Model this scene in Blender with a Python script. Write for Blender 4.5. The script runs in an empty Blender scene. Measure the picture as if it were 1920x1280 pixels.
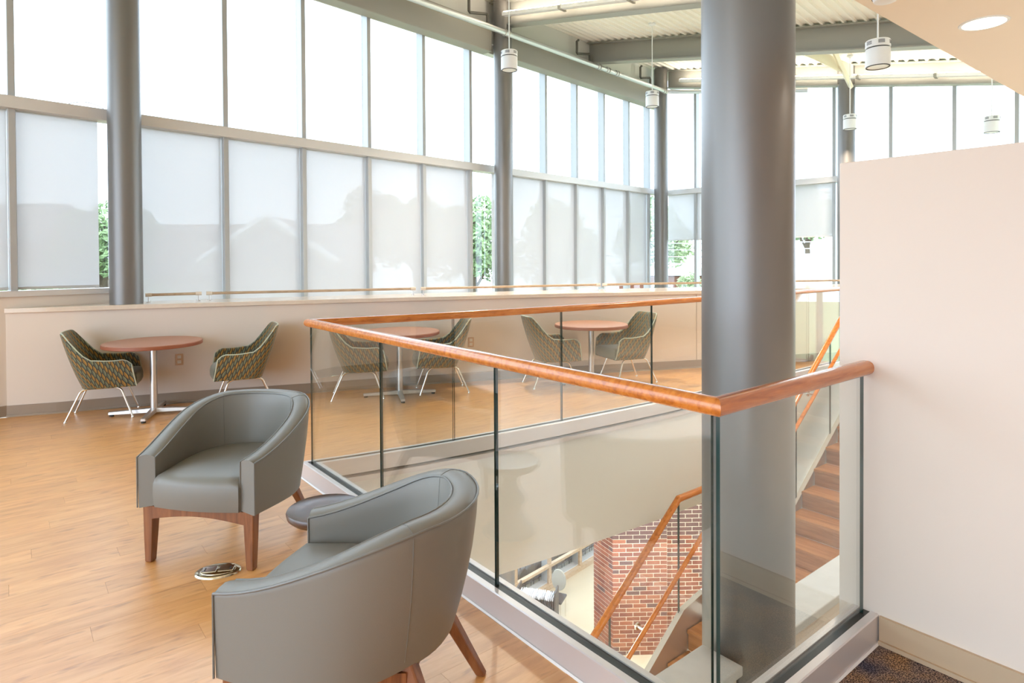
import bpy, bmesh, math, random
from mathutils import Vector, Matrix
random.seed(7)
PI = math.pi
sc = bpy.context.scene
COL = sc.collection

# ------------------------------------------------------------------ camera, sky, exposure
cam_d = bpy.data.cameras.new('camera')
cam = bpy.data.objects.new('camera', cam_d)
COL.objects.link(cam)
cam_d.sensor_width = 36.0
cam_d.lens = 1185.0/1920.0*36.0
cam_d.shift_y = -(640.0-497.7)/1920.0
cam_d.clip_start = 0.05
cam_d.clip_end = 400
pit, rol = 0.0129, -0.0055
Fw = Vector((0, math.cos(pit), -math.sin(pit)))
U0 = Vector((0, math.sin(pit), math.cos(pit)))
R0 = Vector((1, 0, 0))
Rv = R0*math.cos(rol)+U0*math.sin(rol)
Uv = -R0*math.sin(rol)+U0*math.cos(rol)
cam.matrix_world = Matrix(((Rv.x, Uv.x, -Fw.x, 0), (Rv.y, Uv.y, -Fw.y, 0), (Rv.z, Uv.z, -Fw.z, 1.486), (0, 0, 0, 1)))
sc.camera = cam

SKY = 2.75
world = bpy.data.worlds.new('overcast_sky')
sc.world = world
world.use_nodes = True
wn = world.node_tree.nodes
wn['Background'].inputs[0].default_value = (0.70, 0.84, 1.0, 1)
wn['Background'].inputs[1].default_value = SKY
sc.view_settings.view_transform = 'Standard'
sc.view_settings.look = 'None'
sc.view_settings.gamma = 1.0
sc.view_settings.use_curve_mapping = False
sc.view_settings.exposure = 1.23
sc.cycles.max_bounces = 10
sc.cycles.diffuse_bounces = 6
sc.cycles.glossy_bounces = 5
sc.cycles.transmission_bounces = 6
sc.cycles.transparent_max_bounces = 40
sc.cycles.sample_clamp_indirect = 6.0
sc.cycles.caustics_reflective = False
sc.cycles.caustics_refractive = False

LAMP_DOWN = 3.2      # W of each recessed ceiling light
LAMP_PEND = 30.0
LAMP_LOW = 78.0

# ------------------------------------------------------------------ plan frames
BX, BY = 0.593, 1.825
EX, EY = 0.7797, 0.6261
NX, NY = -0.6261, 0.7797
ANG = math.atan2(EY, EX)
def V(E, b):
    return (BX+E*EX+b*NX, BY+E*EY+b*NY)
TX, TY = 0.93/math.hypot(.93, 1), 1/math.hypot(.93, 1)
QX, QY = TY, -TX
ANGT = math.atan2(TY, TX)
def TQ(t, q):
    return (-4.83+t*TX+q*QX, 5.97+t*TY+q*QY)
def roof_z(t, q):
    return 5.79-0.173*q

# ------------------------------------------------------------------ materials
def newmat(name):
    m = bpy.data.materials.new(name)
    m.use_nodes = True
    nt = m.node_tree
    for n in list(nt.nodes):
        nt.nodes.remove(n)
    out = nt.nodes.new('ShaderNodeOutputMaterial')
    return m, nt, out
def N(nt, typ, **kw):
    n = nt.nodes.new(typ)
    for k, v in kw.items():
        setattr(n, k, v)
    return n
def L(nt, a, b):
    nt.links.new(a, b)
def c4(c):
    return (c[0], c[1], c[2], 1)
def pbr(name, col, rough=.5, metal=0., spec=.5, bump=0, bscale=200, coat=0, var=0, vscale=3, sheen=0):
    m, nt, out = newmat(name)
    p = N(nt, 'ShaderNodeBsdfPrincipled')
    p.inputs['Base Color'].default_value = c4(col)
    p.inputs['Roughness'].default_value = rough
    p.inputs['Metallic'].default_value = metal
    p.inputs['Specular IOR Level'].default_value = spec
    p.inputs['Coat Weight'].default_value = coat
    p.inputs['Sheen Weight'].default_value = sheen
    L(nt, p.outputs[0], out.inputs[0])
    if bump or var:
        tc = N(nt, 'ShaderNodeTexCoord')
    if bump:
        nz = N(nt, 'ShaderNodeTexNoise')
        nz.inputs['Scale'].default_value = bscale
        nz.inputs['Detail'].default_value = 3
        L(nt, tc.outputs['Object'], nz.inputs['Vector'])
        b = N(nt, 'ShaderNodeBump')
        b.inputs['Strength'].default_value = bump
        b.inputs['Distance'].default_value = .002
        L(nt, nz.outputs['Fac'], b.inputs['Height'])
        L(nt, b.outputs[0], p.inputs['Normal'])
    if var:
        nz = N(nt, 'ShaderNodeTexNoise')
        nz.inputs['Scale'].default_value = vscale
        nz.inputs['Detail'].default_value = 5
        L(nt, tc.outputs['Object'], nz.inputs['Vector'])
        mx = N(nt, 'ShaderNodeMix', data_type='RGBA')
        mx.inputs[6].default_value = c4([x*(1-var) for x in col])
        mx.inputs[7].default_value = c4([min(1, x*(1+var)) for x in col])
        L(nt, nz.outputs['Fac'], mx.inputs[0])
        L(nt, mx.outputs[2], p.inputs['Base Color'])
    return m
def emis(name, col, s):
    m, nt, out = newmat(name)
    e = N(nt, 'ShaderNodeEmission')
    e.inputs[0].default_value = c4(col)
    e.inputs[1].default_value = s
    L(nt, e.outputs[0], out.inputs[0])
    return m
def wood(name, dark, mid, light, rough=.35, scale=(2.2, 26, 26), rot=0, coat=.0, attr=False, detail=6, knots=False, spec=.5, cior=1.5, crough=.22):
    m, nt, out = newmat(name)
    p = N(nt, 'ShaderNodeBsdfPrincipled')
    p.inputs['Roughness'].default_value = rough
    p.inputs['Coat Weight'].default_value = coat
    p.inputs['Coat Roughness'].default_value = crough
    p.inputs['Coat IOR'].default_value = cior
    p.inputs['Specular IOR Level'].default_value = spec
    tc = N(nt, 'ShaderNodeTexCoord')
    mp0 = N(nt, 'ShaderNodeMapping')
    mp0.inputs['Rotation'].default_value = (0, 0, -rot)
    mp = N(nt, 'ShaderNodeMapping')
    mp.inputs['Scale'].default_value = scale
    L(nt, tc.outputs['Object'], mp0.inputs['Vector'])
    vec = mp0.outputs[0]
    if attr:
        at = N(nt, 'ShaderNodeAttribute', attribute_name='rnd')
        mul = N(nt, 'ShaderNodeVectorMath', operation='SCALE')
        cmb = N(nt, 'ShaderNodeCombineXYZ')
        cmb.inputs[0].default_value = 7.3
        cmb.inputs[1].default_value = 3.1
        cmb.inputs[2].default_value = 5.7
        L(nt, cmb.outputs[0], mul.inputs[0])
        L(nt, at.outputs['Fac'], mul.inputs['Scale'])
        add = N(nt, 'ShaderNodeVectorMath', operation='ADD')
        L(nt, vec, add.inputs[0])
        L(nt, mul.outputs[0], add.inputs[1])
        vec = add.outputs[0]
    L(nt, vec, mp.inputs['Vector'])
    n1 = N(nt, 'ShaderNodeTexNoise')
    n1.inputs['Scale'].default_value = 1.0
    n1.inputs['Detail'].default_value = detail
    n1.inputs['Roughness'].default_value = .6
    n1.inputs['Distortion'].default_value = .6
    L(nt, mp.outputs[0], n1.inputs['Vector'])
    r = N(nt, 'ShaderNodeValToRGB')
    r.color_ramp.elements[0].position = .28
    r.color_ramp.elements[0].color = c4(dark)
    r.color_ramp.elements[1].position = .72
    r.color_ramp.elements[1].color = c4(light)
    e = r.color_ramp.elements.new(.5)
    e.color = c4(mid)
    L(nt, n1.outputs['Fac'], r.inputs[0])
    colour = r.outputs[0]
    if knots:
        mk = N(nt, 'ShaderNodeMapping')
        mk.inputs['Scale'].default_value = (6.5, 26, 26)
        L(nt, vec, mk.inputs['Vector'])
        n2 = N(nt, 'ShaderNodeTexNoise')
        n2.inputs['Scale'].default_value = 1.0
        n2.inputs['Detail'].default_value = 3
        L(nt, mk.outputs[0], n2.inputs['Vector'])
        r2 = N(nt, 'ShaderNodeValToRGB')
        r2.color_ramp.elements[0].position = .58
        r2.color_ramp.elements[0].color = (1, 1, 1, 1)
        r2.color_ramp.elements[1].position = .78
        r2.color_ramp.elements[1].color = (.60, .47, .38, 1)
        L(nt, n2.outputs['Fac'], r2.inputs[0])
        mm = N(nt, 'ShaderNodeMix', data_type='RGBA', blend_type='MULTIPLY')
        mm.inputs[0].default_value = 1
        L(nt, colour, mm.inputs[6])
        L(nt, r2.outputs[0], mm.inputs[7])
        colour = mm.outputs[2]
    if attr:
        mr = N(nt, 'ShaderNodeMapRange')
        mr.inputs['To Min'].default_value = .94
        mr.inputs['To Max'].default_value = 1.05
        L(nt, at.outputs['Fac'], mr.inputs['Value'])
        sc_ = N(nt, 'ShaderNodeVectorMath', operation='SCALE')
        L(nt, colour, sc_.inputs[0])
        L(nt, mr.outputs[0], sc_.inputs['Scale'])
        colour = sc_.outputs[0]
    L(nt, colour, p.inputs['Base Color'])
    L(nt, p.outputs[0], out.inputs[0])
    return m
def schlick(nt, f0=.04):
    lw = N(nt, 'ShaderNodeLayerWeight')
    lw.inputs['Blend'].default_value = .5
    pw = N(nt, 'ShaderNodeMath', operation='POWER')
    pw.inputs[1].default_value = 5
    L(nt, lw.outputs['Facing'], pw.inputs[0])
    ma = N(nt, 'ShaderNodeMath', operation='MULTIPLY_ADD')
    ma.inputs[1].default_value = 1-f0
    ma.inputs[2].default_value = f0
    L(nt, pw.outputs[0], ma.inputs[0])
    return ma.outputs[0]
def glass(name, tint, f0=.04):
    m, nt, out = newmat(name)
    t = N(nt, 'ShaderNodeBsdfTransparent')
    t.inputs[0].default_value = c4(tint)
    g = N(nt, 'ShaderNodeBsdfGlossy')
    g.inputs['Roughness'].default_value = 0.0
    g.inputs[0].default_value = (1, 1, 1, 1)
    mx = N(nt, 'ShaderNodeMixShader')
    L(nt, schlick(nt, f0), mx.inputs[0])
    L(nt, t.outputs[0], mx.inputs[1])
    L(nt, g.outputs[0], mx.inputs[2])
    L(nt, mx.outputs[0], out.inputs[0])
    return m
def shade_mat(name, trans, col, tl):
    m, nt, out = newmat(name)
    d = N(nt, 'ShaderNodeBsdfDiffuse')
    d.inputs[0].default_value = c4(col)
    t = N(nt, 'ShaderNodeBsdfTranslucent')
    t.inputs[0].default_value = c4(col)
    mx = N(nt, 'ShaderNodeMixShader')
    mx.inputs[0].default_value = tl
    L(nt, d.outputs[0], mx.inputs[1])
    L(nt, t.outputs[0], mx.inputs[2])
    tr = N(nt, 'ShaderNodeBsdfTransparent')
    m2 = N(nt, 'ShaderNodeMixShader')
    m2.inputs[0].default_value = trans
    L(nt, mx.outputs[0], m2.inputs[1])
    L(nt, tr.outputs[0], m2.inputs[2])
    L(nt, m2.outputs[0], out.inputs[0])
    return m
def fabric_pattern(name):
    """woven tub chair cloth: slanted spindles of ochre, charcoal, sage on UVs measured in metres"""
    m, nt, out = newmat(name)
    uv = N(nt, 'ShaderNodeUVMap')
    sx = N(nt, 'ShaderNodeSeparateXYZ')
    L(nt, uv.outputs[0], sx.inputs[0])
    def M(op, a, b=None, c=None):
        n = N(nt, 'ShaderNodeMath', operation=op)
        for i, x in enumerate((a, b, c)):
            if x is None:
                continue
            if isinstance(x, (int, float)):
                n.inputs[i].default_value = x
            else:
                L(nt, x, n.inputs[i])
        return n.outputs[0]
    u0, v0 = sx.outputs[0], sx.outputs[1]
    u = M('MULTIPLY', M('ADD', M('ABSOLUTE', u0), M('MULTIPLY', v0, .30)), 1/.021)
    cu = M('FLOOR', u)
    fu = M('FRACT', u)
    v = M('ADD', M('MULTIPLY', v0, 1/.074), M('MULTIPLY', cu, .5))
    cv = M('FLOOR', v)
    fv = M('FRACT', v)
    s = M('MULTIPLY', M('SINE', M('MULTIPLY', fv, PI)), .50)
    ins = M('LESS_THAN', M('ABSOLUTE', M('SUBTRACT', fu, .5)), s)
    left = M('LESS_THAN', fu, .5)
    par = M('MODULO', M('ADD', cv, 1000), 2)
    def mixc(f, a, b):
        n = N(nt, 'ShaderNodeMix', data_type='RGBA')
        L(nt, f, n.inputs[0])
        for i, x in ((6, a), (7, b)):
            if isinstance(x, tuple):
                n.inputs[i].default_value = c4(x)
            else:
                L(nt, x, n.inputs[i])
        return n.outputs[2]
    sage = (.19, .205, .115)
    char = (.035, .036, .030)
    och = (.36, .20, .045)
    grn = (.085, .105, .075)
    ocd = (.22, .125, .03)
    sp = mixc(par, mixc(left, sage, grn), mixc(left, och, ocd))
    bg = char
    colr = mixc(ins, bg, sp)
    p = N(nt, 'ShaderNodeBsdfPrincipled')
    p.inputs['Roughness'].default_value = .8
    p.inputs['Sheen Weight'].default_value = .25
    L(nt, colr, p.inputs['Base Color'])
    L(nt, p.outputs[0], out.inputs[0])
    return m
def carpet_mat(name):
    m, nt, out = newmat(name)
    tc = N(nt, 'ShaderNodeTexCoord')
    mp = N(nt, 'ShaderNodeMapping')
    mp.inputs['Rotation'].default_value = (0, 0, .35)
    L(nt, tc.outputs['Object'], mp.inputs['Vector'])
    n1 = N(nt, 'ShaderNodeTexNoise')
    n1.inputs['Scale'].default_value = 6.5
    n1.inputs['Detail'].default_value = 2
    L(nt, mp.outputs[0], n1.inputs['Vector'])
    n2 = N(nt, 'ShaderNodeTexVoronoi')
    n2.inputs['Scale'].default_value = 210
    L(nt, mp.outputs[0], n2.inputs['Vector'])
    r = N(nt, 'ShaderNodeValToRGB')
    r.color_ramp.elements[0].position = .38
    r.color_ramp.elements[0].color = (.13, .125, .16, 1)
    r.color_ramp.elements[1].position = .66
    r.color_ramp.elements[1].color = (.42, .28, .16, 1)
    e = r.color_ramp.elements.new(.5)
    e.color = (.30, .235, .20, 1)
    L(nt, n1.outputs['Fac'], r.inputs[0])
    r2 = N(nt, 'ShaderNodeValToRGB')
    r2.color_ramp.elements[0].position = .1
    r2.color_ramp.elements[0].color = (1.9, 1.7, 1.6, 1)
    r2.color_ramp.elements[1].position = .62
    r2.color_ramp.elements[1].color = (.25, .25, .3, 1)
    L(nt, n2.outputs['Distance'], r2.inputs[0])
    mx = N(nt, 'ShaderNodeMix', data_type='RGBA', blend_type='MULTIPLY')
    mx.inputs[0].default_value = 1
    L(nt, r.outputs[0], mx.inputs[6])
    L(nt, r2.outputs[0], mx.inputs[7])
    b = N(nt, 'ShaderNodeBump', invert=True)
    b.inputs['Strength'].default_value = .8
    b.inputs['Distance'].default_value = .004
    L(nt, n2.outputs['Distance'], b.inputs['Height'])
    p = N(nt, 'ShaderNodeBsdfPrincipled')
    p.inputs['Roughness'].default_value = .95
    p.inputs['Specular IOR Level'].default_value = .1
    L(nt, mx.outputs[2], p.inputs['Base Color'])
    L(nt, b.outputs[0], p.inputs['Normal'])
    L(nt, p.outputs[0], out.inputs[0])
    return m
def brick_mat(name):
    m, nt, out = newmat(name)
    oi = N(nt, 'ShaderNodeObjectInfo')
    r = N(nt, 'ShaderNodeValToRGB')
    cols = [(0, (.20, .070, .045)), (.3, (.25, .085, .052)), (.55, (.17, .060, .045)), (.72, (.28, .11, .068)), (.84, (.11, .062, .058)), (.95, (.22, .08, .055))]
    r.color_ramp.interpolation = 'CONSTANT'
    r.color_ramp.elements[0].position = 0
    r.color_ramp.elements[0].color = c4(cols[0][1])
    r.color_ramp.elements[1].position = cols[1][0]
    r.color_ramp.elements[1].color = c4(cols[1][1])
    for ps, c in cols[2:]:
        e = r.color_ramp.elements.new(ps)
        e.color = c4(c)
    L(nt, oi.outputs['Random'], r.inputs[0])
    tc = N(nt, 'ShaderNodeTexCoord')
    nz = N(nt, 'ShaderNodeTexNoise')
    nz.inputs['Scale'].default_value = 30
    L(nt, tc.outputs['Object'], nz.inputs['Vector'])
    mr = N(nt, 'ShaderNodeMapRange')
    mr.inputs['To Min'].default_value = .75
    mr.inputs['To Max'].default_value = 1.2
    L(nt, nz.outputs['Fac'], mr.inputs['Value'])
    s = N(nt, 'ShaderNodeVectorMath', operation='SCALE')
    L(nt, r.outputs[0], s.inputs[0])
    L(nt, mr.outputs[0], s.inputs['Scale'])
    p = N(nt, 'ShaderNodeBsdfPrincipled')
    p.inputs['Roughness'].default_value = .85
    L(nt, s.outputs[0], p.inputs['Base Color'])
    L(nt, p.outputs[0], out.inputs[0])
    return m

M = {}
M['wall'] = pbr('wall_paint', (.70, .615, .54), .75, spec=.3, bump=.05, bscale=300)
M['wallw'] = pbr('white_plaster', (.78, .785, .765), .7, spec=.3)
M['soffit'] = pbr('soffit_paint', (.86, .79, .70), .8, spec=.2)
M['deck'] = pbr('metal_deck_paint', (.88, .86, .80), .55, spec=.3)
M['counter'] = pbr('solid_surface', (.70, .60, .50), .16, spec=.5, var=.05, vscale=40)
M['base'] = pbr('rubber_base', (.30, .225, .165), .55)
M['basetan'] = pbr('tan_rubber_base', (.50, .37, .245), .5)
M['floor'] = wood('oak_plank', (.60, .26, .066), (.73, .36, .108), (.81, .445, .158), rough=.42, scale=(3.4, 21, 21), rot=ANG, attr=True, knots=True, spec=.8, coat=.75, cior=1.6, crough=.30)
M['under'] = pbr('plank_joint', (.20, .10, .045), .8)
M['carpet'] = carpet_mat('carpet_tile')
M['cherry'] = wood('cherry_rail', (.34, .090, .014), (.54, .170, .026), (.64, .23, .042), rough=.22, scale=(3, 40, 40), rot=ANG, coat=.5)
M['walnut'] = wood('walnut_legs', (.13, .042, .014), (.22, .08, .028), (.30, .12, .045), rough=.38, scale=(30, 30, 3))
M['stool'] = wood('dark_walnut', (.035, .016, .010), (.06, .028, .018), (.09, .045, .03), rough=.28, scale=(8, 30, 30), coat=.3)
M['tread'] = wood('stair_oak', (.26, .10, .035), (.40, .175, .065), (.50, .24, .10), rough=.4, scale=(26, 2, 26), rot=ANG)
M['leather'] = pbr('grey_leather', (.192, .188, .170), .40, spec=.45, bump=.12, bscale=420)
M['piping'] = pbr('leather_piping', (.16, .16, .15), .4)
M['fabric'] = fabric_pattern('woven_pattern')
M['welt'] = pbr('pale_welt', (.50, .54, .43), .7)
M['seatcloth'] = pbr('seat_cloth', (.13, .14, .10), .85, sheen=.3, bump=.3, bscale=500)
M['chrome'] = pbr('chrome_tube', (.82, .80, .77), .16, metal=1)
M['satin'] = pbr('satin_metal', (.62, .60, .59), .35, metal=.85)
M['alum'] = pbr('brushed_aluminium', (.70, .665, .665), .36, metal=.35)
M['gasket'] = pbr('black_gasket', (.012, .013, .014), .4)
M['mullion'] = pbr('mullion_aluminium', (.42, .43, .44), .42, metal=.15)
M['transom'] = pbr('lit_transom_aluminium', (.62, .60, .59), .42, metal=.15)  # lighter copy of the mullion metal, caught room light put into the colour
M['column'] = pbr('column_paint', (.195, .185, .178), .40, metal=.5, spec=.6, bump=.06, bscale=260)
M['steel'] = pbr('grey_steel_paint', (.32, .315, .285), .5)
M['darkpipe'] = pbr('dark_pipe', (.13, .125, .11), .5)
M['pipe'] = pbr('galvanised_pipe', (.62, .63, .65), .3, metal=.8)
M['cream'] = pbr('cream_steel', (.80, .76, .62), .5)
M['tabletop'] = pbr('terracotta_laminate', (.42, .20, .125), .42, var=.06, vscale=30)
M['tableedge'] = pbr('table_edge', (.27, .085, .04), .45)
M['white'] = pbr('white_enamel', (.78, .80, .82), .4)
M['slot'] = pbr('dark_slot', (.06, .06, .065), .6)
M['lens'] = emis('lamp_lens', (1, .86, .70), 6)
M['strip'] = emis('strip_lamp', (1, .87, .70), 20)
M['down'] = emis('downlight_lens', (1, .88, .72), 5)
M['glass'] = glass('guard_glass', (.958, .974, .962), .05)
M['edge'] = pbr('glass_edge', (.010, .035, .032), .12)
M['pane'] = glass('window_pane', (.97, .985, .98), .04)
M['shade'] = shade_mat('shade_cloth', .205, (.625, .60, .60), .5)
M['hem'] = pbr('shade_hem', (.60, .58, .56), .6)
M['stone'] = pbr('stone_cap', (.52, .53, .53), .35, var=.10, vscale=14)
M['brick'] = brick_mat('red_brick')
M['mortar'] = pbr('mortar', (.62, .54, .42), .9)
M['tanfloor'] = pbr('tan_carpet', (.50, .42, .31), .95, var=.14, vscale=60)
M['darkseat'] = pbr('dark_seat', (.045, .034, .030), .45)
M['tanwood'] = wood('tan_wood', (.36, .25, .16), (.46, .33, .22), (.54, .40, .28), rough=.5)
M['paper'] = pbr('paper', (.80, .82, .86), .8)
M['cloth'] = pbr('pale_cloth', (.62, .64, .62), .85)
M['plate'] = pbr('wall_plate', (.46, .30, .19), .4, metal=.3)
M['socket'] = pbr('socket_white', (.72, .68, .62), .4)
M['brass'] = pbr('nickel_brass', (.62, .57, .44), .18, metal=1)
M['leaf'] = pbr('leaf', (.20, .29, .115), .6)
M['leaf2'] = pbr('leaf_light', (.36, .43, .22), .6)
M['bark'] = pbr('bark', (.14, .10, .07), .9)
M['lawn'] = pbr('lawn', (.30, .34, .18), .9, var=.2, vscale=.5)
M['siding'] = pbr('siding', (.42, .34, .30), .8)
M['roofing'] = pbr('roofing', (.24, .21, .21), .85)
M['trimwhite'] = pbr('white_trim', (.82, .82, .82), .6)
M['winglass'] = pbr('house_pane', (.10, .12, .14), .1)

# ------------------------------------------------------------------ mesh builder
class MB:
    def __init__(s):
        s.v = []
        s.f = []
        s.uv = None
    def add(s, vs, fs):
        o = len(s.v)
        s.v += [tuple(p) for p in vs]
        s.f += [tuple(o+i for i in f) for f in fs]
        return s
    def hexa(s, p):
        return s.add(p, [(0, 3, 2, 1), (4, 5, 6, 7), (0, 1, 5, 4), (1, 2, 6, 5), (2, 3, 7, 6), (3, 0, 4, 7)])
    def box(s, c, d, rz=0):
        x, y, z = d[0]/2, d[1]/2, d[2]/2
        ca, sa = math.cos(rz), math.sin(rz)
        p = []
        for zz in (-z, z):
            for xx, yy in ((-x, -y), (x, -y), (x, y), (-x, y)):
                p.append((c[0]+xx*ca-yy*sa, c[1]+xx*sa+yy*ca, c[2]+zz))
        return s.hexa(p)
    def seg(s, a, b, w, z0, z1, z0b=None, z1b=None, off=0):
        """upright slab along plan segment a-b, thickness w centred at lateral offset off"""
        dx, dy = b[0]-a[0], b[1]-a[1]
        l = math.hypot(dx, dy)
        nx, ny = -dy/l, dx/l
        z0b = z0 if z0b is None else z0b
        z1b = z1 if z1b is None else z1b
        o1, o2 = off-w/2, off+w/2
        p = [(a[0]+nx*o1, a[1]+ny*o1, z0), (b[0]+nx*o1, b[1]+ny*o1, z0b), (b[0]+nx*o2, b[1]+ny*o2, z0b), (a[0]+nx*o2, a[1]+ny*o2, z0),
             (a[0]+nx*o1, a[1]+ny*o1, z1), (b[0]+nx*o1, b[1]+ny*o1, z1b), (b[0]+nx*o2, b[1]+ny*o2, z1b), (a[0]+nx*o2, a[1]+ny*o2, z1)]
        return s.hexa(p)
    def prism(s, poly, z0, z1):
        n = len(poly)
        vs = [(x, y, z0) for x, y in poly]+[(x, y, z1) for x, y in poly]
        fs = [tuple(range(n-1, -1, -1)), tuple(range(n, 2*n))]+[(i, (i+1) % n, n+(i+1) % n, n+i) for i in range(n)]
        return s.add(vs, fs)
    def rings(s, rs, cap=True, closed=False):
        n = len(rs[0])
        vs = [p for r in rs for p in r]
        fs = []
        m = len(rs)
        for k in range(m if closed else m-1):
            k2 = (k+1) % m
            for i in range(n):
                j = (i+1) % n
                fs.append((k*n+i, k*n+j, k2*n+j, k2*n+i))
        if cap and not closed:
            fs.append(tuple(range(n-1, -1, -1)))
            fs.append(tuple((m-1)*n+i for i in range(n)))
        return s.add(vs, fs)
    def tube(s, pts, r, n=10, closed=False):
        pts = [Vector(p) for p in pts]
        m = len(pts)
        rr = r if isinstance(r, (list, tuple)) else [r]*m
        tang = []
        for i in range(m):
            if closed:
                t = pts[(i+1) % m]-pts[(i-1) % m]
            else:
                t = (pts[min(i+1, m-1)]-pts[max(i-1, 0)])
            tang.append(t.normalized())
        up = Vector((0, 0, 1)) if abs(tang[0].z) < .9 else Vector((1, 0, 0))
        x = tang[0].cross(up).normalized()
        rs = []
        for i in range(m):
            t = tang[i]
            x = (x-t*x.dot(t)).normalized()
            y = t.cross(x)
            rs.append([tuple(pts[i]+(x*math.cos(a)+y*math.sin(a))*rr[i]) for a in [2*PI*k/n for k in range(n)]])
        return s.rings(rs, closed=closed)
    def lathe(s, prof, n=28, c=(0, 0, 0), hollow=False):
        rs = [[(c[0]+r*math.cos(2*PI*k/n), c[1]+r*math.sin(2*PI*k/n), c[2]+z) for k in range(n)] for r, z in prof]
        return s.rings(rs, closed=hollow)
    def build(s, name, mat, parent=None, bevel=0, smooth=None, world=False, seg=2, mats=None, midx=None):
        me = bpy.data.meshes.new(name)
        vs = s.v
        if world and parent is not None:
            inv = root_matrix(parent).inverted()
            vs = [tuple(inv @ Vector(p)) for p in vs]
        me.from_pydata(vs, [], s.f)
        bm = bmesh.new()
        bm.from_mesh(me)
        if midx is None:
            bmesh.ops.recalc_face_normals(bm, faces=bm.faces)
        if bevel:
            es = [e for e in bm.edges if len(e.link_faces) == 2 and e.calc_face_angle(0) > .6]
            bmesh.ops.bevel(bm, geom=es, offset=bevel, segments=seg, affect='EDGES', profile=.5, clamp_overlap=True)
        bm.to_mesh(me)
        bm.free()
        if smooth is not None:
            me.polygons.foreach_set('use_smooth', [True]*len(me.polygons))
            me.set_sharp_from_angle(angle=smooth)
        if mats:
            for mm in mats:
                me.materials.append(mm)
            if midx:
                me.polygons.foreach_set('material_index', midx)
        else:
            me.materials.append(mat)
        if s.uv is not None:
            lay = me.uv_layers.new(name='UVMap')
            for lp in me.loops:
                lay.data[lp.index].uv = s.uv[lp.vertex_index]
        me.update()
        o = bpy.data.objects.new(name, me)
        COL.objects.link(o)
        if parent is not None:
            o.parent = parent
        return o
def root_matrix(o):
    m = Matrix.Translation(o.location) @ Matrix.Rotation(o.rotation_euler[2], 4, 'Z')
    p = o.parent
    while p is not None:
        m = (Matrix.Translation(p.location) @ Matrix.Rotation(p.rotation_euler[2], 4, 'Z')) @ m
        p = p.parent
    return m
def tag(o, label=None, cat=None, group=None, kind=None):
    if label: o['label'] = label
    if cat: o['category'] = cat
    if group: o['group'] = group
    if kind: o['kind'] = kind
    return o
def empty(name, loc=(0, 0, 0), rz=0):
    o = bpy.data.objects.new(name, None)
    o.empty_display_size = .1
    COL.objects.link(o)
    o.location = loc
    o.rotation_euler = (0, 0, rz)
    return o
def thing(name, label, cat, loc=(0, 0, 0), rz=0, group=None):
    return tag(empty(name, loc, rz), label, cat, group)
def struct(name, loc=(0, 0, 0), rz=0):
    return tag(empty(name, loc, rz), kind='structure')
def copy_tree(o, parent=None):
    c = o.copy()
    COL.objects.link(c)
    if parent is not None:
        c.parent = parent
    for ch in list(o.children):
        copy_tree(ch, c)
    return c
def lerp_path(pts, x):
    for (x0, y0), (x1, y1) in zip(pts, pts[1:]):
        if x <= x1:
            return y0+(y1-y0)*(x-x0)/(x1-x0)
    return pts[-1][1]
def offset_path(path, d):
    out = []
    for i, p in enumerate(path):
        ns = []
        for a, b in ((i-1, i), (i, i+1)):
            if 0 <= a and b < len(path):
                dx, dy = path[b][0]-path[a][0], path[b][1]-path[a][1]
                l = math.hypot(dx, dy)
                ns.append((-dy/l, dx/l))
        if len(ns) == 2:
            mx, my = ns[0][0]+ns[1][0], ns[0][1]+ns[1][1]
            l2 = (mx*mx+my*my)/2
            out.append((p[0]+d*mx/l2, p[1]+d*my/l2))
        else:
            out.append((p[0]+d*ns[0][0], p[1]+d*ns[0][1]))
    return out
def path_rings(path, prof, zs=None):
    """prof: list of (lateral, z); lateral measured to the left of travel"""
    lat = sorted(set(round(a, 6) for a, _ in prof))
    offs = {a: offset_path(path, a) for a in lat}
    return [[(offs[round(a, 6)][i][0], offs[round(a, 6)][i][1], z+(zs[i] if zs else 0)) for a, z in prof] for i in range(len(path))]

# ------------------------------------------------------------------ plan curves
BRUN = [(0, 3.127), (.35, 3.055), (.73, 2.985), (1.1, 2.935), (1.5, 2.89), (2.0, 2.845), (2.5, 2.812), (3.15, 2.772), (3.8, 2.748), (4.5, 2.732), (5.2, 2.724), (6.0, 2.722), (6.95, 2.722), (8.6, 2.722)]
KNEE = [(-4.80, 5.98), (-4.43, 6.12), (-3.93, 6.365), (-3.17, 6.675), (-2.265, 6.985), (-1.486, 7.28), (-.77, 7.50), (.257, 7.85), (1.2, 8.10), (2.5, 8.44), (3.9, 8.84), (4.65, 9.03), (6.2, 9.42), (7.6, 9.75)]
def knee_y(x):
    return lerp_path(KNEE, x)

# ------------------------------------------------------------------ floor: subfloor + planks
def clip(poly, a, b, c):
    """keep a*x+b*y<=c"""
    out = []
    n = len(poly)
    for i in range(n):
        p, q = poly[i], poly[(i+1) % n]
        dp, dq = a*p[0]+b*p[1]-c, a*q[0]+b*q[1]-c
        if dp <= 0:
            out.append(p)
        if dp*dq < 0:
            t = dp/(dp-dq)
            out.append((p[0]+t*(q[0]-p[0]), p[1]+t*(q[1]-p[1])))
    return out
def area(p):
    return .5*abs(sum(p[i][0]*p[(i+1) % len(p)][1]-p[(i+1) % len(p)][0]*p[i][1] for i in range(len(p)))) if len(p) > 2 else 0
def clip_room(poly):
    for (x0, y0), (x1, y1) in zip(KNEE, KNEE[1:]):      # knee wall: concave curve
        dx, dy = x1-x0, y1-y0
        poly = clip(poly, -dy, dx, -dy*x0+dx*y0)
        if len(poly) < 3:
            return []
    # window wall on the left: q >= 0.0
    x0, y0 = TQ(0, .0)
    poly = clip(poly, -QX, -QY, -(QX*x0+QY*y0))
    return poly
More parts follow.
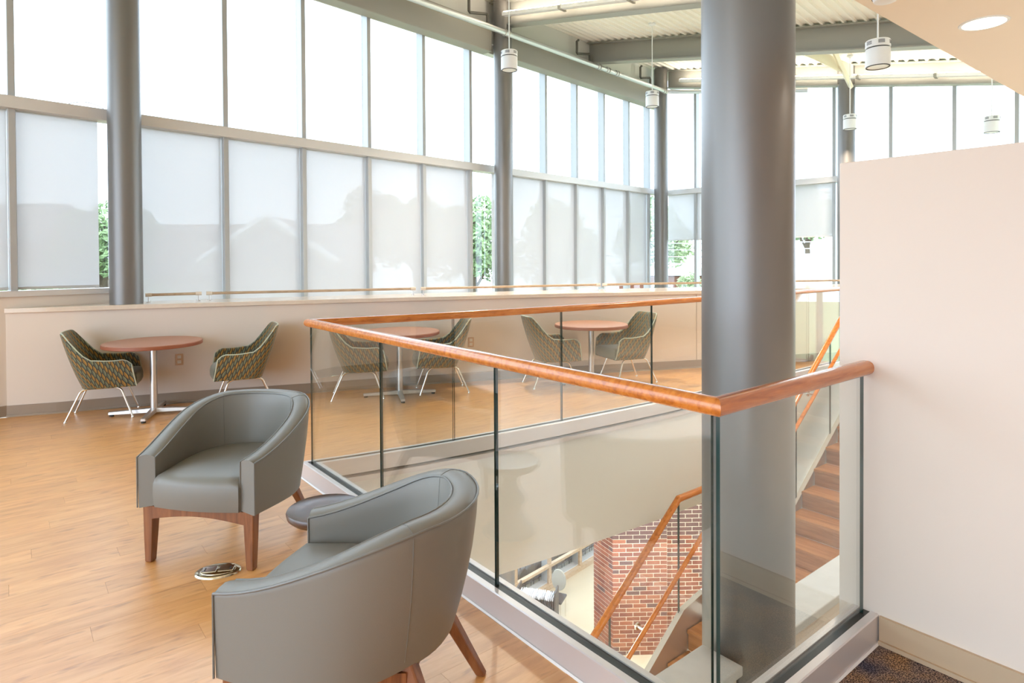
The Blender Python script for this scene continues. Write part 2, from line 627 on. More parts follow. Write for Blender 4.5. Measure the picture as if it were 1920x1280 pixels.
def floor_regions(poly):
    res = []
    # west of the opening: E <= -.06
    k = BX*EX+BY*EY
    w = clip_room(clip(poly, EX, EY, k-.06))
    if area(w) > 1e-4: res.append(w)
    # north of the opening, E >= -.06 and b >= curve+.06
    e = clip(poly, -EX, -EY, -(k-.06))
    if len(e) > 2:
        for (e0, b0), (e1, b1) in zip(BRUN, BRUN[1:]):
            p0, p1 = V(e0, b0+.06), V(e1, b1+.06)
            dx, dy = p1[0]-p0[0], p1[1]-p0[1]
            e = clip(e, dy, -dx, dy*p0[0]-dx*p0[1])
            if len(e) < 3:
                break
        e = clip_room(e) if len(e) > 2 else []
        if area(e) > 1e-4: res.append(e)
    return res
floor = struct('floor')
sub = MB()
for reg in floor_regions([V(-9, -6), V(9, -6), V(9, 9), V(-9, 9)]):
    sub.prism(reg, -.16, -.011)
sub.build('subfloor', M['under'], floor)
PW, PL = .127, 1.22
planks = []
b = -4.6
row = 0
while b < 7.2:
    off = (row*.437) % PL
    E = -9.0+off-PL
    while E < 8.6:
        quad = [V(E+.0004, b+.0003), V(E+PL-.0004, b+.0003), V(E+PL-.0004, b+PW-.0003), V(E+.0004, b+PW-.0003)]
        cxp = sum(p[0] for p in quad)/4
        cyp = sum(p[1] for p in quad)/4
        if cyp > -4 and abs(cxp) < 12:
            for reg in floor_regions(quad):
                if area(reg) > .002:
                    planks.append(reg)
        E += PL
    b += PW
    row += 1
def plank_key(p):
    x = sum(q[0] for q in p)/len(p)
    y = sum(q[1] for q in p)/len(p)
    vis = y > 1.4 and abs(x/max(y, .1)) < .86
    return -(area(p)/(y*y*y)) if vis else 1.0+math.hypot(x, y)
planks.sort(key=plank_key)
def plank_mesh(mb, reg):
    mb.prism(reg, -.011, 0.0)
rest = MB()
restr = []
for i, reg in enumerate(planks):
    r = random.random()
    if i < 290:
        pm = MB()
        plank_mesh(pm, reg)
        o = pm.build('plank', M['floor'], floor)
        at = o.data.attributes.new('rnd', 'FLOAT', 'FACE')
        at.data.foreach_set('value', [r]*len(o.data.polygons))
    else:
        n0 = len(rest.f)
        plank_mesh(rest, reg)
        restr += [r]*(len(rest.f)-n0)
o = rest.build('planks', M['floor'], floor)
o['kind'] = 'stuff'
at = o.data.attributes.new('rnd', 'FLOAT', 'FACE')
at.data.foreach_set('value', restr)

carpet = MB()
carpet.prism([V(-.055, -.055), V(-.055, -6), V(1.0, -6), V(1.0, -.055)], -.16, -.002)
o = carpet.build('floor', M['carpet'])
tag(o, kind='structure')
cb = MB()
cb.prism([V(1.13, -.06), V(1.13, -6), V(9, -6), V(9, -.06)], -.16, -.002)
o = cb.build('floor', M['soffit'])  # unseen floor, made pale to bounce light up to the soffit
tag(o, kind='structure')

# slab edge fascias round the opening
fas = struct('trim_1')
mb = MB()
pts = [V(e, bb) for e, bb in BRUN]
mb.rings(path_rings(pts, [(-.045, -1.0), (.20, -1.0), (.20, -.02), (-.045, -.02)]))
mb.build('fascia', M['wallw'], fas)
mb = MB()
mb.rings(path_rings(pts, [(-.062, -.055), (-.045, -.055), (-.045, -.02), (-.062, -.02)]))
mb.build('reveal_strip', M['alum'], fas)
mb = MB()
mb.seg(V(-.05, 3.3), V(-.05, -.05), .2, -1.0, -.161, off=-.05)
mb.build('fascia', M['wallw'], fas)
mb = MB()
mb.seg(V(-.05, -.1), V(9, -.1), .15, -1.0, -.161)
mb.build('fascia', M['wallw'], fas)
# lower ceiling under the slab
low_c = MB()
for reg in floor_regions([V(-9, -6), V(9, -6), V(9, 9), V(-9, 9)]):
    low_c.prism(reg, -.98, -.9)
low_c.prism([V(-.06, -.2), V(-.06, -6), V(9, -6), V(9, -.2)], -.98, -.9)
tag(low_c.build('ceiling', M['wallw']), kind='structure')

# ------------------------------------------------------------------ walls
# knee wall with counter
kn = MB()
kp = KNEE
kn.rings(path_rings(kp, [(0, -.95), (.14, -.95), (.14, .985), (0, .985)]))
tag(kn.build('wall_back', M['wall'], smooth=.4), kind='structure')
bs = MB()
bs.rings(path_rings(kp, [(-.014, 0), (0, 0), (0, .105), (-.008, .105)]))
bs.rings(path_rings(kp, [(-.026, 0), (-.014, 0), (-.014, .018), (-.02, .018)]))
tag(bs.build('baseboard_back', M['base']), kind='structure')
CB = [(-4.03, 6.87), (-3.55, 7.13), (-2.9, 7.42), (-2.43, 7.62), (-1.715, 7.9), (-1.097, 8.15), (-.187, 8.47), (1.0, 8.87), (2.0, 9.2), (4.65, 9.98), (7.6, 10.75)]
ct = MB()
front = offset_path(KNEE, -.03)
poly_pts = [(x, y) for x, y in front]
# strips between the front curve and the rear curve
rear = []
for x, y in front:
    xr = x-.15
    rear.append((x-.12 if x > -4 else x+.02, 0))
cnt = []
K = 40
for i in range(K+1):
    s = i/K
    xf = -4.79+s*(7.5+4.79)
    yf = lerp_path(front, xf)
    if xf < -4.03+.0:
        xr, yr = xf+.012, 5.97+(xf+4.83)/.93+.0
        yr = max(yr, yf+.004)
    else:
        xr = xf
        yr = lerp_path(CB, xf)
    cnt.append(((xf, yf), (xr, yr)))
vs = []
for (a, bb) in cnt:
    vs += [(a[0], a[1], .985), (a[0], a[1], 1.03), (bb[0], bb[1], 1.03), (bb[0], bb[1], .985)]
rs = [vs[4*i:4*i+4] for i in range(K+1)]
ct.rings(rs)
tag(ct.build('stone_counter', M['counter'], bevel=.004), 'long cream stone counter capping the low wall below the windows', 'counter')
# left wall under the sill
wl = MB()
wl.seg(TQ(-1.95, -.1), TQ(.95, -.1), .2, 0, 1.137)
tag(wl.build('wall_left', M['wall']), kind='structure')
bl = MB()
bl.seg(TQ(-1.95, .007), TQ(.03, .007), .014, 0, .105)
tag(bl.build('baseboard_left', M['base']), kind='structure')
# partition at the end of the short railing
pw = MB()
pw.seg(V(1.065, .10), V(1.065, -6), .13, -.0, 1.855)
tag(pw.build('wall_right', M['wall'], bevel=.004), kind='structure')
pb = MB()
pb.seg(V(.993, -.055), V(.993, -6), .014, .0, .105)
pb.seg(V(.982, -.055), V(.982, -6), .012, .0, .016)
tag(pb.build('baseboard_right', M['basetan']), kind='structure')
# outer shell behind the camera
sh = MB()
sh.seg(V(-9.5, -6.1), V(9.2, -6.1), .2, -4.75, 6)
tag(sh.build('wall_front', M['wall']), kind='structure')
sh = MB()
sh.seg(V(9.1, -6.1), V(9.1, .16), .2, -4.75, 4.6)
tag(sh.build('wall_east', M['wall']), kind='structure')
# seams in the knee wall panelling
sm = MB()
for x in (2.46, 5.1):
    y = knee_y(x)
    sm.box((x, y-.001, .54), (.004, .006, .88), .28)
tag(sm.build('trim_2', M['base']), kind='structure')

# ------------------------------------------------------------------ facades
def facade(name, P, tvec_ang, a0, a1, muls, zbot, ztop, levels, roots_in):
    """P(t,off): plan point; off positive to the room. levels: list of (z0,z1) transoms"""
    w = struct(name)
    for t in muls:
        mb = MB()
        a, c = P(t-.030, -.078), P(t+.030, -.078)
        mb.seg(a, c, .156, zbot, ztop)
        mb.build('mullion', M['mullion'], w, bevel=.004, seg=1)
    for (z0, z1, deep) in levels:
        mb = MB()
        mb.seg(P(a0, -.075+deep/2), P(a1, -.075+deep/2), .15+deep, z0, z1)
        mb.build('transom', M['transom'], w)
    lv = sorted(levels)
    edges = [zbot]+[x for z in lv for x in (z[0], z[1])]+[ztop]
    ts = sorted([a0]+list(muls)+[a1])
    for t0, t1 in zip(ts, ts[1:]):
        if t1-t0 < .12:
            continue
        for z0, z1 in zip(edges[0::2], edges[1::2]):
            if z1-z0 < .05:
                continue
            mb = MB()
            l = .03
            mb.seg(P(t0+l, -.128), P(t1-l, -.128), .008, z0-.01, z1+.01)
            mb.build('pane', M['pane'], w)
    return w
PA = lambda t, o: TQ(t, o)
mA = [.1-1.005*k for k in range(8, 0, -1)]+[.1, 1.105, 2.12, 3.13, 4.14, 5.135, 6.12]
mAl = [t for t in mA if t < .9]
mAr = [t for t in mA if t > .9]
facade('window_5', PA, ANGT, -8.6, -1.9, [t for t in mAl if t < -1.92], 0, 5.6, [(0, .12, .03), (2.93, 3.045, .05), (4.95, 5.1, 0)], 1)  # unseen stretch, glazed to the floor to brighten glass reflections and floor sheen
facade('window_1', PA, ANGT, -1.9, .95, [t for t in mAl if t > -1.92], 1.137, 5.6, [(1.137, 1.19, .03), (2.93, 3.045, .05), (4.95, 5.1, 0)], 1)
facade('window_2', PA, ANGT, .95, 6.5, mAr, -4.75, 5.6, [(-4.75, -4.65, 0), (-1.2, -1.08, 0), (2.93, 3.045, .05), (4.95, 5.1, 0)], 1)
mB = [7.11, 8.06, 9.02, 9.96, 10.91, 11.77]
facade('window_3', PA, ANGT, 6.5, 12.30, mB, -4.75, 5.6, [(-4.75, -4.65, 0), (-1.2, -1.08, 0), (2.93, 3.045, .05), (4.95, 5.1, 0)], 1)
def PC(s, o):
    return TQ(12.37-o, s)
mC = [.82, 1.80, 2.79, 3.76, 4.74, 5.72, 6.58, 7.5, 8.4]
facade('window_4', PC, 0, .03, 9.2, mC, -4.75, 5.5, [(-4.75, -4.65, 0), (-1.2, -1.08, 0), (2.93, 3.045, .05)], 1)

# edge beams at the head of the glazing
def ibeam_profile(w, h, tf, tw):
    return [(-w/2, 0), (w/2, 0), (w/2, tf), (tw/2, tf), (tw/2, h-tf), (w/2, h-tf), (w/2, h), (-w/2, h), (-w/2, h-tf), (-tw/2, h-tf), (-tw/2, tf), (-w/2, tf)]
bands = MB()
for a, c in ((-8.6, 6.38), (6.72, 11.55), ):
    mb = MB()
    mb.seg(TQ(a, .13), TQ(c, .13), .22, 4.88, 5.34)
    tag(mb.build('edge_beam', M['steel'], bevel=.012), 'deep grey steel edge beam over the window bays '+('left of the middle round column' if a < 0 else 'right of the middle round column'), 'beam')
bands.seg(TQ(-8.6, -.02), TQ(12.3, -.02), .16, 5.1, 5.86)
tag(bands.build('trim_3', M['wallw']), kind='structure')

# ------------------------------------------------------------------ roof deck and soffit
dk = MB()
prof = []
q = -.25
while q < 13.5:
    prof += [(q, 0), (q+.028, 0), (q+.040, .038), (q+.138, .038)]
    q += .152
for t0, t1 in ((-9, 13.2),):
    vs = []
    for qq, dz in prof:
        for t in (t0, t1):
            x, y = TQ(t, qq)
            vs.append((x, y, 5.79-.173*qq+dz))
    fs = [(2*i, 2*i+1, 2*i+3, 2*i+2) for i in range(len(prof)-1)]
    dk.add(vs, fs)
    n = len(dk.v)
    top = []
    for t in (t0, t1):
        for qq in (-.25, 13.5):
            x, y = TQ(t, qq)
            top.append((x, y, 5.79-.173*qq+.12))
    dk.add(top, [(0, 1, 3, 2)])
tag(dk.build('ceiling', M['deck']), kind='structure')
so = MB()
so.prism([V(-3.2, .172), V(9, .172), V(9, -6), V(-3.2, -6)], 2.6, 2.72)
tag(so.build('ceiling', M['soffit']), kind='structure')
so2 = MB()
so2.seg(V(-3.2, .11), V(9, .11), .124, 2.72, 4.6)
tag(so2.build('trim_4', M['soffit']), kind='structure')
so3 = MB()
so3.seg(V(-3.14, .1), V(-3.14, -6), .12, 2.72, 4.4)
tag(so3.build('trim_5', M['soffit']), kind='structure')

# roof beams
beam_t = [(1.3, 'steel roof beam over the left end of the glazing'), (3.95, 'steel roof beam over the second window bay from the left'), (6.60, 'grey steel roof beam meeting the middle round column, strip light on its face'),
          (9.36, 'plain grey steel roof beam crossing behind the large column'), (12.0, 'lowest grey steel roof beam above the far right windows, strip light on its face')]
PROF_I = ibeam_profile(.19, .40, .02, .016)
def beam(t, label):
    r = thing('roof_beam', label, 'beam', (*TQ(t, .3), 5.3), 0, None)
    q0, q1 = (.02 if t < 11 else .35), 9.0
    rings_w, rings_f = [], []
    def ring(poly):
        out = []
        for q in (q0, q1):
            rr = []
            for a, z in poly:
                x, y = TQ(t+a, q)
                rr.append((x, y, 5.385-.173*q+z))
            out.append(rr)
        return out
    mb = MB(); mb.rings(ring([(-.008, .02), (.008, .02), (.008, .38), (-.008, .38)])); mb.build('web', M['steel'], r, world=True)
    mb = MB(); mb.rings(ring([(-.10, 0), (.10, 0), (.10, .02), (-.10, .02)])); mb.build('flange', M['steel'], r, world=True)
    mb = MB(); mb.rings(ring([(-.10, .38), (.10, .38), (.10, .40), (-.10, .40)])); mb.build('flange', M['steel'], r, world=True)
    return r
for t, lb in beam_t:
    beam(t, lb)
# strip lights on two beams
def strip(t, q0, q1, label, dz):
    r = thing('strip_light', label, 'light', (*TQ(t, q0), 5.3), 0, None)
    step = 1.2
    q = q0
    while q < q1-.2:
        qq = min(q+step-.03, q1)
        def P(qv, a, z):
            x, y = TQ(t+a, qv)
            return (x, y, 5.385-.173*qv+z+dz)
        mb = MB()
        mb.rings([[P(v, -.045, 0), P(v, .045, 0), P(v, .045, .055), P(v, .03, .06), P(v, -.03, .06), P(v, -.045, .055)] for v in (q, qq)])
        h = mb.build('housing', M['white'], r, world=True)
        mb = MB()
        mb.rings([[P(v, -.028, .062), P(v, .028, .062), P(v, .018, .075), P(v, -.018, .075)] for v in (q+.02, qq-.02)])
        mb.build('lamp', M['strip'], r, world=True)
        mb = MB()
        mb.rings([[P(v, -.055, -.012), P(v, .11, -.012), P(v, .11, .05), P(v, -.055, .05)] for v in (qq-.01, qq+.035)])
        mb.build('bracket', M['steel'], r, world=True)
        q += step
    return r
strip(6.60-.21, .50, 8.4, 'white strip light fixed to the roof beam above the middle round column', .10)
strip(12.0-.21, .75, 8.4, 'white strip light running along the lowest roof beam over the far windows', .10)
# cream brace near the far column
br = thing('roof_brace', 'cream steel brace angling down to the far right round column', 'brace', (6.3, 11.9, 4.6))
mb = MB()
a, c = TQ(10.4, 4.3), TQ(11.86, 4.2)
mb.tube([(a[0], a[1], 4.98), (c[0], c[1], 4.62)], .045, 4)
mb.build('strut', M['cream'], br, world=True)
mb = MB()
a, c = TQ(9.5, 3.9), TQ(11.6, 4.3)
mb.seg(a, c, .012, 4.85, 5.02, 4.72, 4.95)
mb.build('gusset_plate', M['cream'], br, world=True)

# sprinkler main and branch drops
pm = thing('sprinkler_pipe', 'galvanised sprinkler pipe running along the top of the edge beam', 'pipe', (*TQ(6, .45), 5.15))
mb = MB()
mb.tube([(*TQ(t, .53), 5.10+.004*t) for t in (-8, 0, 4, 8, 11.6)]+[(*TQ(11.66, .62), 5.145), (*TQ(11.7, .9), 5.10), (*TQ(11.7, 3.5), 4.66)], .045, 12)
mb.build('pipe', M['pipe'], pm, world=True, smooth=.6)
for t in (6.42, 9.0, 9.30, 9.62, 11.5):
    mb = MB()
    z = 5.10+.004*t
    for dt in (-.05, .03):
        mb.tube([(*TQ(t+dt, .53), z+.004*dt), (*TQ(t+dt+.025, .53), z+.004*dt)], .058, 12)
    mb.build('coupling', M['satin'], pm, world=True, smooth=.6)
for i, (t, lb) in enumerate(((5.9, 'dark elbowed sprinkler branch on the white wall above the left edge beam'), (8.75, 'dark elbowed sprinkler branch above the edge beam, between two roof beams'), (11.05, 'dark elbowed sprinkler branch nearest the corner round column'))):
    mb = MB()
    z = 5.30
    P = [(*TQ(t+.42, .2), z-.02), (*TQ(t+.42, .2), z+.16), (*TQ(t+.40, .2), z+.19), (*TQ(t+.02, .2), z+.11), (*TQ(t, .2), z+.13), (*TQ(t, .2), z+.34), (*TQ(t+.05, .2), z+.38)]
    mb.tube(P, .024, 8)
    tag(mb.build('sprinkler_branch', M['darkpipe'], smooth=.6), lb, 'pipe')

# ------------------------------------------------------------------ columns
def column(x, y, r, z0, z1, label):
    o = MB().lathe([(r, 0), (r, z1-z0)], 48).build('round_column', M['column'], smooth=.6)
    o.location = (x, y, z0)
    return tag(o, label, 'column')
column(*V(1.5, .80), .236, -4.75, 4.99, 'thick grey round column rising through the stair opening in front')
def col_on(t, q, z0, label):
    x, y = TQ(t, q)
    column(x, y, .152, z0, 5.79-.173*q-.02, label)
col_on(.985, .235, 1.03, 'grey round column standing on the left end of the counter')
col_on(6.55, .32, -4.75, 'grey round column in the middle of the long window wall')
col_on(11.72, .32, -4.75, 'grey round column at the far corner of the glazing')
col_on(12.02, 4.08, -4.75, 'far right grey round column behind a hanging pendant')

# ------------------------------------------------------------------ roller shades
def shade(P, t0, t1, z0, z1, label, group=None, off=.022):
    r = thing('roller_shade', label, 'shade', (*P((t0+t1)/2, off), z0), 0, group)
    mb = MB()
    mb.seg(P(t0, off), P(t1, off), .003, z0+.02, z1)
    mb.build('cloth', M['shade'], r, world=True)
    mb = MB()
    mb.seg(P(t0, off), P(t1, off), .014, z0, z0+.025)
    mb.build('hem_bar', M['hem'], r, world=True)
    mb = MB()
    a, c = P(t0, off), P(t1, off)
    mb.tube([(a[0], a[1], z1-.008), (c[0], c[1], z1-.008)], .013, 10)
    mb.build('roller', M['hem'], r, world=True, smooth=.6)
    return r
ZT = 2.95
for t0, t1, z0, lb in ((-.86, .067, 1.20, 'roller shade cut by the left picture edge, over the sill'),
                        (.135, .82, 1.20, 'narrow roller shade over the sill, just left of the column on the counter'),
                        (1.20, 2.087, .85, 'roller shade just right of the column on the counter, long roof faint behind'),
                        (2.153, 3.097, .85, 'second roller shade right of the column on the counter, gable faint behind'),
                        (3.185, 4.107, .85, 'third roller shade right of the counter column, thin bright gap on its left edge'),
                        (4.173, 5.10, .85, 'fourth roller shade right of the counter column, round tree faint behind'),
                        (5.19, 6.085, .85, 'roller shade just left of the middle round column, thin bright gap on its left edge'),
                        (6.66, 7.077, .85, 'sliver of roller shade just right of the middle round column'),
                        (7.18, 8.027, .85, 'first full roller shade right of the middle round column'),
                        (8.093, 8.987, .85, 'second full roller shade right of the middle round column'),
                        (9.09, 9.927, .85, 'third full roller shade right of the middle round column'),
                        (9.993, 10.877, .85, 'fourth full roller shade right of the middle round column'),
                        (10.98, 11.72, .85, 'narrow roller shade beside the far corner column')):
    shade(PA, t0, t1, z0, ZT, lb, off=-.072)
for t0, t1, lb in ((.10, .787, 'half-lowered roller shade just right of the far corner column'),
                   (.853, 1.767, 'half-lowered roller shade disappearing behind the large front column'),
                   (1.833, 2.757, 'half-lowered roller shade just right of the large front column'),
                   (2.823, 3.727, 'half-lowered roller shade beside the edge of the right partition')):
    shade(PC, t0, t1, 1.86, ZT, lb, off=-.072)

# ------------------------------------------------------------------ counter rails
def crail(p, q, label):
    r = thing('counter_rail', label, 'rail', (p[0], p[1], 1.03), 0, None)
    n = 6
    pts = []
    for i in range(n+1):
        s = i/n
        x = p[0]+(q[0]-p[0])*s
        y = p[1]+(q[1]-p[1])*s
        pts.append((x, y, 1.107))
    mb = MB(); mb.tube(pts, .0155, 10); mb.build('bar', M['tanwood'], r, world=True, smooth=.6)
    for e, (x, y) in ((0, p), (1, q)):
        mb = MB()
        d = -1 if e == 0 else 1
        l = math.hypot(q[0]-p[0], q[1]-p[1])
        ux, uy = (q[0]-p[0])/l*d, (q[1]-p[1])/l*d
        mb.tube([(x-ux*.03, y-uy*.03, 1.107), (x+ux*.03, y+uy*.03, 1.107)], .021, 10)
        mb.build('end_cap', M['counter'], r, world=True, smooth=.6)
        mb = MB()
        mb.tube([(x, y, 1.03), (x, y, 1.095)], .0055, 8)
        mb.lathe([(.024, 0), (.024, .005), (.010, .008)], 16, (x, y, 1.03))
        mb.build('post', M['satin'], r, world=True, smooth=.6)
crail((-3.88, 6.74), (-3.46, 6.97), 'short tan guard bar on the counter next to the column')
crail((-3.36, 7.01), (-1.22, 7.785), 'long tan guard bar on the counter above the left round table')
crail((-1.10, 7.81), (1.17, 8.615), 'long tan guard bar on the counter in front of the middle column')
crail((1.27, 8.665), (5.7, 9.86), 'tan guard bar on the counter passing behind the large front column')

# ------------------------------------------------------------------ glass guardrail
gr = thing('glass_guardrail', 'frameless glass railing with cherry handrail round the stair opening', 'railing', (*V(0, 0), 0))
ZR = 1.051
def rr_profile(w, h, r, n=4):
    out = []
    for cx_, cy_, a0 in ((w/2-r, -h/2+r, -PI/2), (w/2-r, h/2-r, 0), (-w/2+r, h/2-r, PI/2), (-w/2+r, -h/2+r, PI)):
        for i in range(n+1):
            a = a0+PI/2*i/n
            out.append((cx_+r*math.cos(a), cy_+r*math.sin(a)))
    return out
hp = [(a, z+ZR) for a, z in rr_profile(.062, .054, .024)]
full = [V(e, bb) for e, bb in reversed(BRUN[:13])]+[V(0, 0), V(1.0, 0)]
nb_ = 13
RG = path_rings(full, hp)
mb = MB(); mb.rings(RG[:nb_]); mb.build('handrail', M['cherry'], gr, world=True, smooth=.5)
mb = MB(); mb.rings(RG[nb_-1:nb_+1]); mb.build('handrail', M['cherry'], gr, world=True, smooth=.5)
mb = MB(); mb.rings(RG[nb_:]); mb.build('handrail', M['cherry'], gr, world=True, smooth=.5)
# fine grooves along the rail (dark reveal lines)
def panel(path, z0, z1, zs=None):
    """laminated glass following a plan path; broad faces clear, rims green"""
    w = .0065
    a = offset_path(path, w)
    c = offset_path(path, -w)
    n = len(path)
    vs = [(x, y, z) for z in (z0, z1) for x, y in a]+[(x, y, z) for z in (z0, z1) for x, y in c]
    def id_(side, top, i): return side*2*n+top*n+i
    fs, mi = [], []
    for i in range(n-1):
        fs.append((id_(0, 0, i+1), id_(0, 0, i), id_(0, 1, i), id_(0, 1, i+1))); mi.append(0)
        fs.append((id_(1, 0, i), id_(1, 0, i+1), id_(1, 1, i+1), id_(1, 1, i))); mi.append(0)
        fs.append((id_(0, 1, i), id_(1, 1, i), id_(1, 1, i+1), id_(0, 1, i+1))); mi.append(1)
        fs.append((id_(0, 0, i), id_(0, 0, i+1), id_(1, 0, i+1), id_(1, 0, i))); mi.append(1)
    for i in (0, n-1):
        f = (id_(0, 0, i), id_(1, 0, i), id_(1, 1, i), id_(0, 1, i))
        fs.append(f if i == 0 else f[::-1]); mi.append(1)
    m = MB(); m.add(vs, fs)
    return m, mi
def sub_path(e0, e1):
    es = [e0]+[e for e, _ in BRUN if e0+.05 < e < e1-.05]+[e1]
    return [V(e, lerp_path(BRUN, e)) for e in es]
brk = [0.0, 1.03, 2.05, 3.15, 4.3, 5.68, 6.95]
for e0, e1 in zip(brk, brk[1:]):
    m, mi = panel(sub_path(e0+.006, e1-.006), .06, 1.04)
    m.build('glass_panel', None, gr, world=True, mats=[M['glass'], M['edge']], midx=mi)
lb_ = [3.12, 2.10, 1.06, .012]
for b0, b1 in zip(lb_, lb_[1:]):
    m, mi = panel([V(0, b0-.006), V(0, b1+.006)], .06, 1.04)
    m.build('glass_panel', None, gr, world=True, mats=[M['glass'], M['edge']], midx=mi)
m, mi = panel([V(.002, 0), V(.965, 0)], .06, 1.04)
m.build('glass_panel', None, gr, world=True, mats=[M['glass'], M['edge']], midx=mi)
# base shoes: two cheeks and the black gasket between
def shoe(rings_path, i0, i1):
    cheeks = [(-.05, 0), (.05, 0), (.05, .104), (.046, .108), (.02, .108), (.02, .05), (-.02, .05), (-.02, .108), (-.046, .108), (-.05, .104)]
    rg = path_rings(rings_path, cheeks)
    m = MB(); m.rings(rg[i0:i1]); s_ = m.build('base_shoe', M['alum'], gr, world=True)
    gk = [(-.0195, .06), (.0195, .06), (.0195, .103), (-.0195, .103)]
    rg = path_rings(rings_path, gk)
    m = MB(); m.rings(rg[i0:i1]); m.build('gasket', M['gasket'], gr, world=True)
fullb = [V(e, bb) for e, bb in reversed(BRUN[:13])]+[V(0, 0), V(1.0, 0)]
shoe(fullb, 0, nb_)
shoe(fullb, nb_-1, nb_+1)
shoe(fullb, nb_, nb_+2)
# pale sealant bead at the foot of the shoe
bead = path_rings(fullb, [(-.058, -.001), (-.05, -.001), (-.05, .006), (-.054, .008)])
m = MB(); m.rings(bead[nb_-1:]); m.build('sealant_bead', M['trimwhite'], gr, world=True)

# ------------------------------------------------------------------ stair
stair = thing('staircase', 'oak staircase with middle landing seen through the glass railing', 'staircase', (*V(3.9, 1.6), -4.75))
RI, GO = .187, .28
BN, BF = 1.06, 2.33
def tread(Enose, z, d=GO):
    mb = MB()
    mb.prism([V(Enose-.0, BN), V(Enose+d+.02, BN), V(Enose+d+.02, BF), V(Enose, BF)], z-.035, z)
    mb.build('tread', M['tread'], stair, world=True, bevel=.004, seg=1)
    mb = MB()
    mb.seg(V(Enose+.03, BN), V(Enose+.03, BF), .02, z-RI, z-.035)
    mb.build('riser', M['tread'], stair, world=True)
ZL = -1.64
for i in range(9):
    tread(4.60+GO*i-.02, ZL+RI*(i+1))
for i in range(1, 16):
    tread(3.36-GO*i, ZL-RI*i)
mb = MB()
mb.prism([V(3.34, BN), V(4.64, BN), V(4.64, BF), V(3.34, BF)], ZL-.06, ZL)
mb.build('landing', M['tread'], stair, world=True)
def strg(b, w):
    pts = [(-1.4, ZL-4.76*.668-.05), (3.05, ZL), (3.36, ZL+.06), (4.40, ZL+.06), (4.62, ZL+.15), (6.95, ZL+.15+2.33*.70)]
    mb = MB()
    rs = []
    for E_, z in pts:
        a, c = V(E_, b-w/2), V(E_, b+w/2)
        rs.append([(a[0], a[1], z-.40), (c[0], c[1], z-.40), (c[0], c[1], z), (a[0], a[1], z)])
    mb.rings(rs)
    mb.build('stringer', M['satin'], stair, world=True)
strg(2.36, .05)
# stair railing on the far side
sr = thing('stair_railing', 'glass stair railing with two sloping cherry rails on the far side', 'railing', (*V(3.9, 2.37), -1.6))
RAIL = [(-1.2, -.656-4.215*.757), (3.015, -.656), (4.34, -.656), (6.9, 1.27)]
GRAB = [(-1.2, -.912-4.556*.70), (3.356, -.912), (4.25, -.79), (6.9, 1.07)]
def railing(pts, b, w, h):
    prof = rr_profile(w, h, min(w, h)*.45)
    mb = MB()
    rs = []
    for E_, z in pts:
        x, y = V(E_, b)
        rs.append([(x+NX*a, y+NY*a, z+zz) for a, zz in prof])
    mb.rings(rs)
    return mb
railing(RAIL, 2.37, .062, .058).build('handrail', M['cherry'], sr, world=True, smooth=.5)
railing(GRAB, 2.27, .04, .04).build('grab_rail', M['cherry'], sr, world=True, smooth=.5)
def rail_z(E_): return lerp_path(RAIL, E_)
def str_z(E_): return lerp_path([(-1.4, ZL-4.76*.668-.05), (3.05, ZL), (3.36, ZL+.06), (4.40, ZL+.06), (4.62, ZL+.15), (6.95, ZL+.15+2.33*.70)], E_)
for e0, e1 in ((.2, 1.15), (1.15, 2.12), (2.12, 3.015), (3.015, 4.34), (4.34, 5.1), (5.1, 5.90), (5.90, 6.8)):
    mb = MB()
    e0 += .006; e1 -= .006
    w = .0065
    p = []
    for (E_, top) in ((e0, 0), (e1, 0)):
        pass
    a0, c0 = V(e0, 2.37-w), V(e0, 2.37+w)
    a1, c1 = V(e1, 2.37-w), V(e1, 2.37+w)
    zb0, zb1, zt0, zt1 = str_z(e0)-.03, str_z(e1)-.03, rail_z(e0)-.02, rail_z(e1)-.02
    vs = [(*a0, zb0), (*a1, zb1), (*c1, zb1), (*c0, zb0), (*a0, zt0), (*a1, zt1), (*c1, zt1), (*c0, zt0)]
    fs = [(0, 3, 2, 1), (4, 5, 6, 7), (0, 1, 5, 4), (1, 2, 6, 5), (2, 3, 7, 6), (3, 0, 4, 7)]
    mb.add(vs, fs)
    mb.build('glass_panel', None, sr, world=True, mats=[M['glass'], M['edge']], midx=[1, 1, 0, 1, 0, 1])
for E_ in (2.45, 5.35, 1.2):
    zg = lerp_path(GRAB, E_)
    x, y = V(E_, 2.37)
    x2, y2 = V(E_, 2.28)
    mb = MB(); mb.tube([(x, y, zg-.03), (x2, y2, zg-.03), (x2, y2, zg-.005)], .012, 8)
    mb.tube([(x, y, zg-.03), (x-NX*.015, y-NY*.015, zg-.03)], .03, 14)
    mb.build('bracket', M['chrome'], sr, world=True, smooth=.6)
# near side parapet with a stone cap, broken round the column
pp = struct('wall_stair')
for e0, e1 in ((-.04, 1.245), (1.755, 8.5)):
    mb = MB(); mb.seg(V(e0, .79), V(e1, .79), .16, -4.75, -.61); mb.build('parapet', M['wall'], pp)
    mb = MB(); mb.seg(V(e0, .79), V(e1, .79), .235, -.61, -.56); mb.build('cap', M['stone'], pp, bevel=.006)
mb = MB(); mb.seg(V(1.25, .66), V(1.75, .66), .10, -4.75, -.75); mb.build('parapet', M['wall'], pp)

# ------------------------------------------------------------------ lower level
ZF = -4.75
lf = MB(); lf.prism([(-14, -8), (16, -8), (16, 16), (-14, 16)], ZF-.1, ZF)
tag(lf.build('floor', M['tanfloor']), kind='structure')
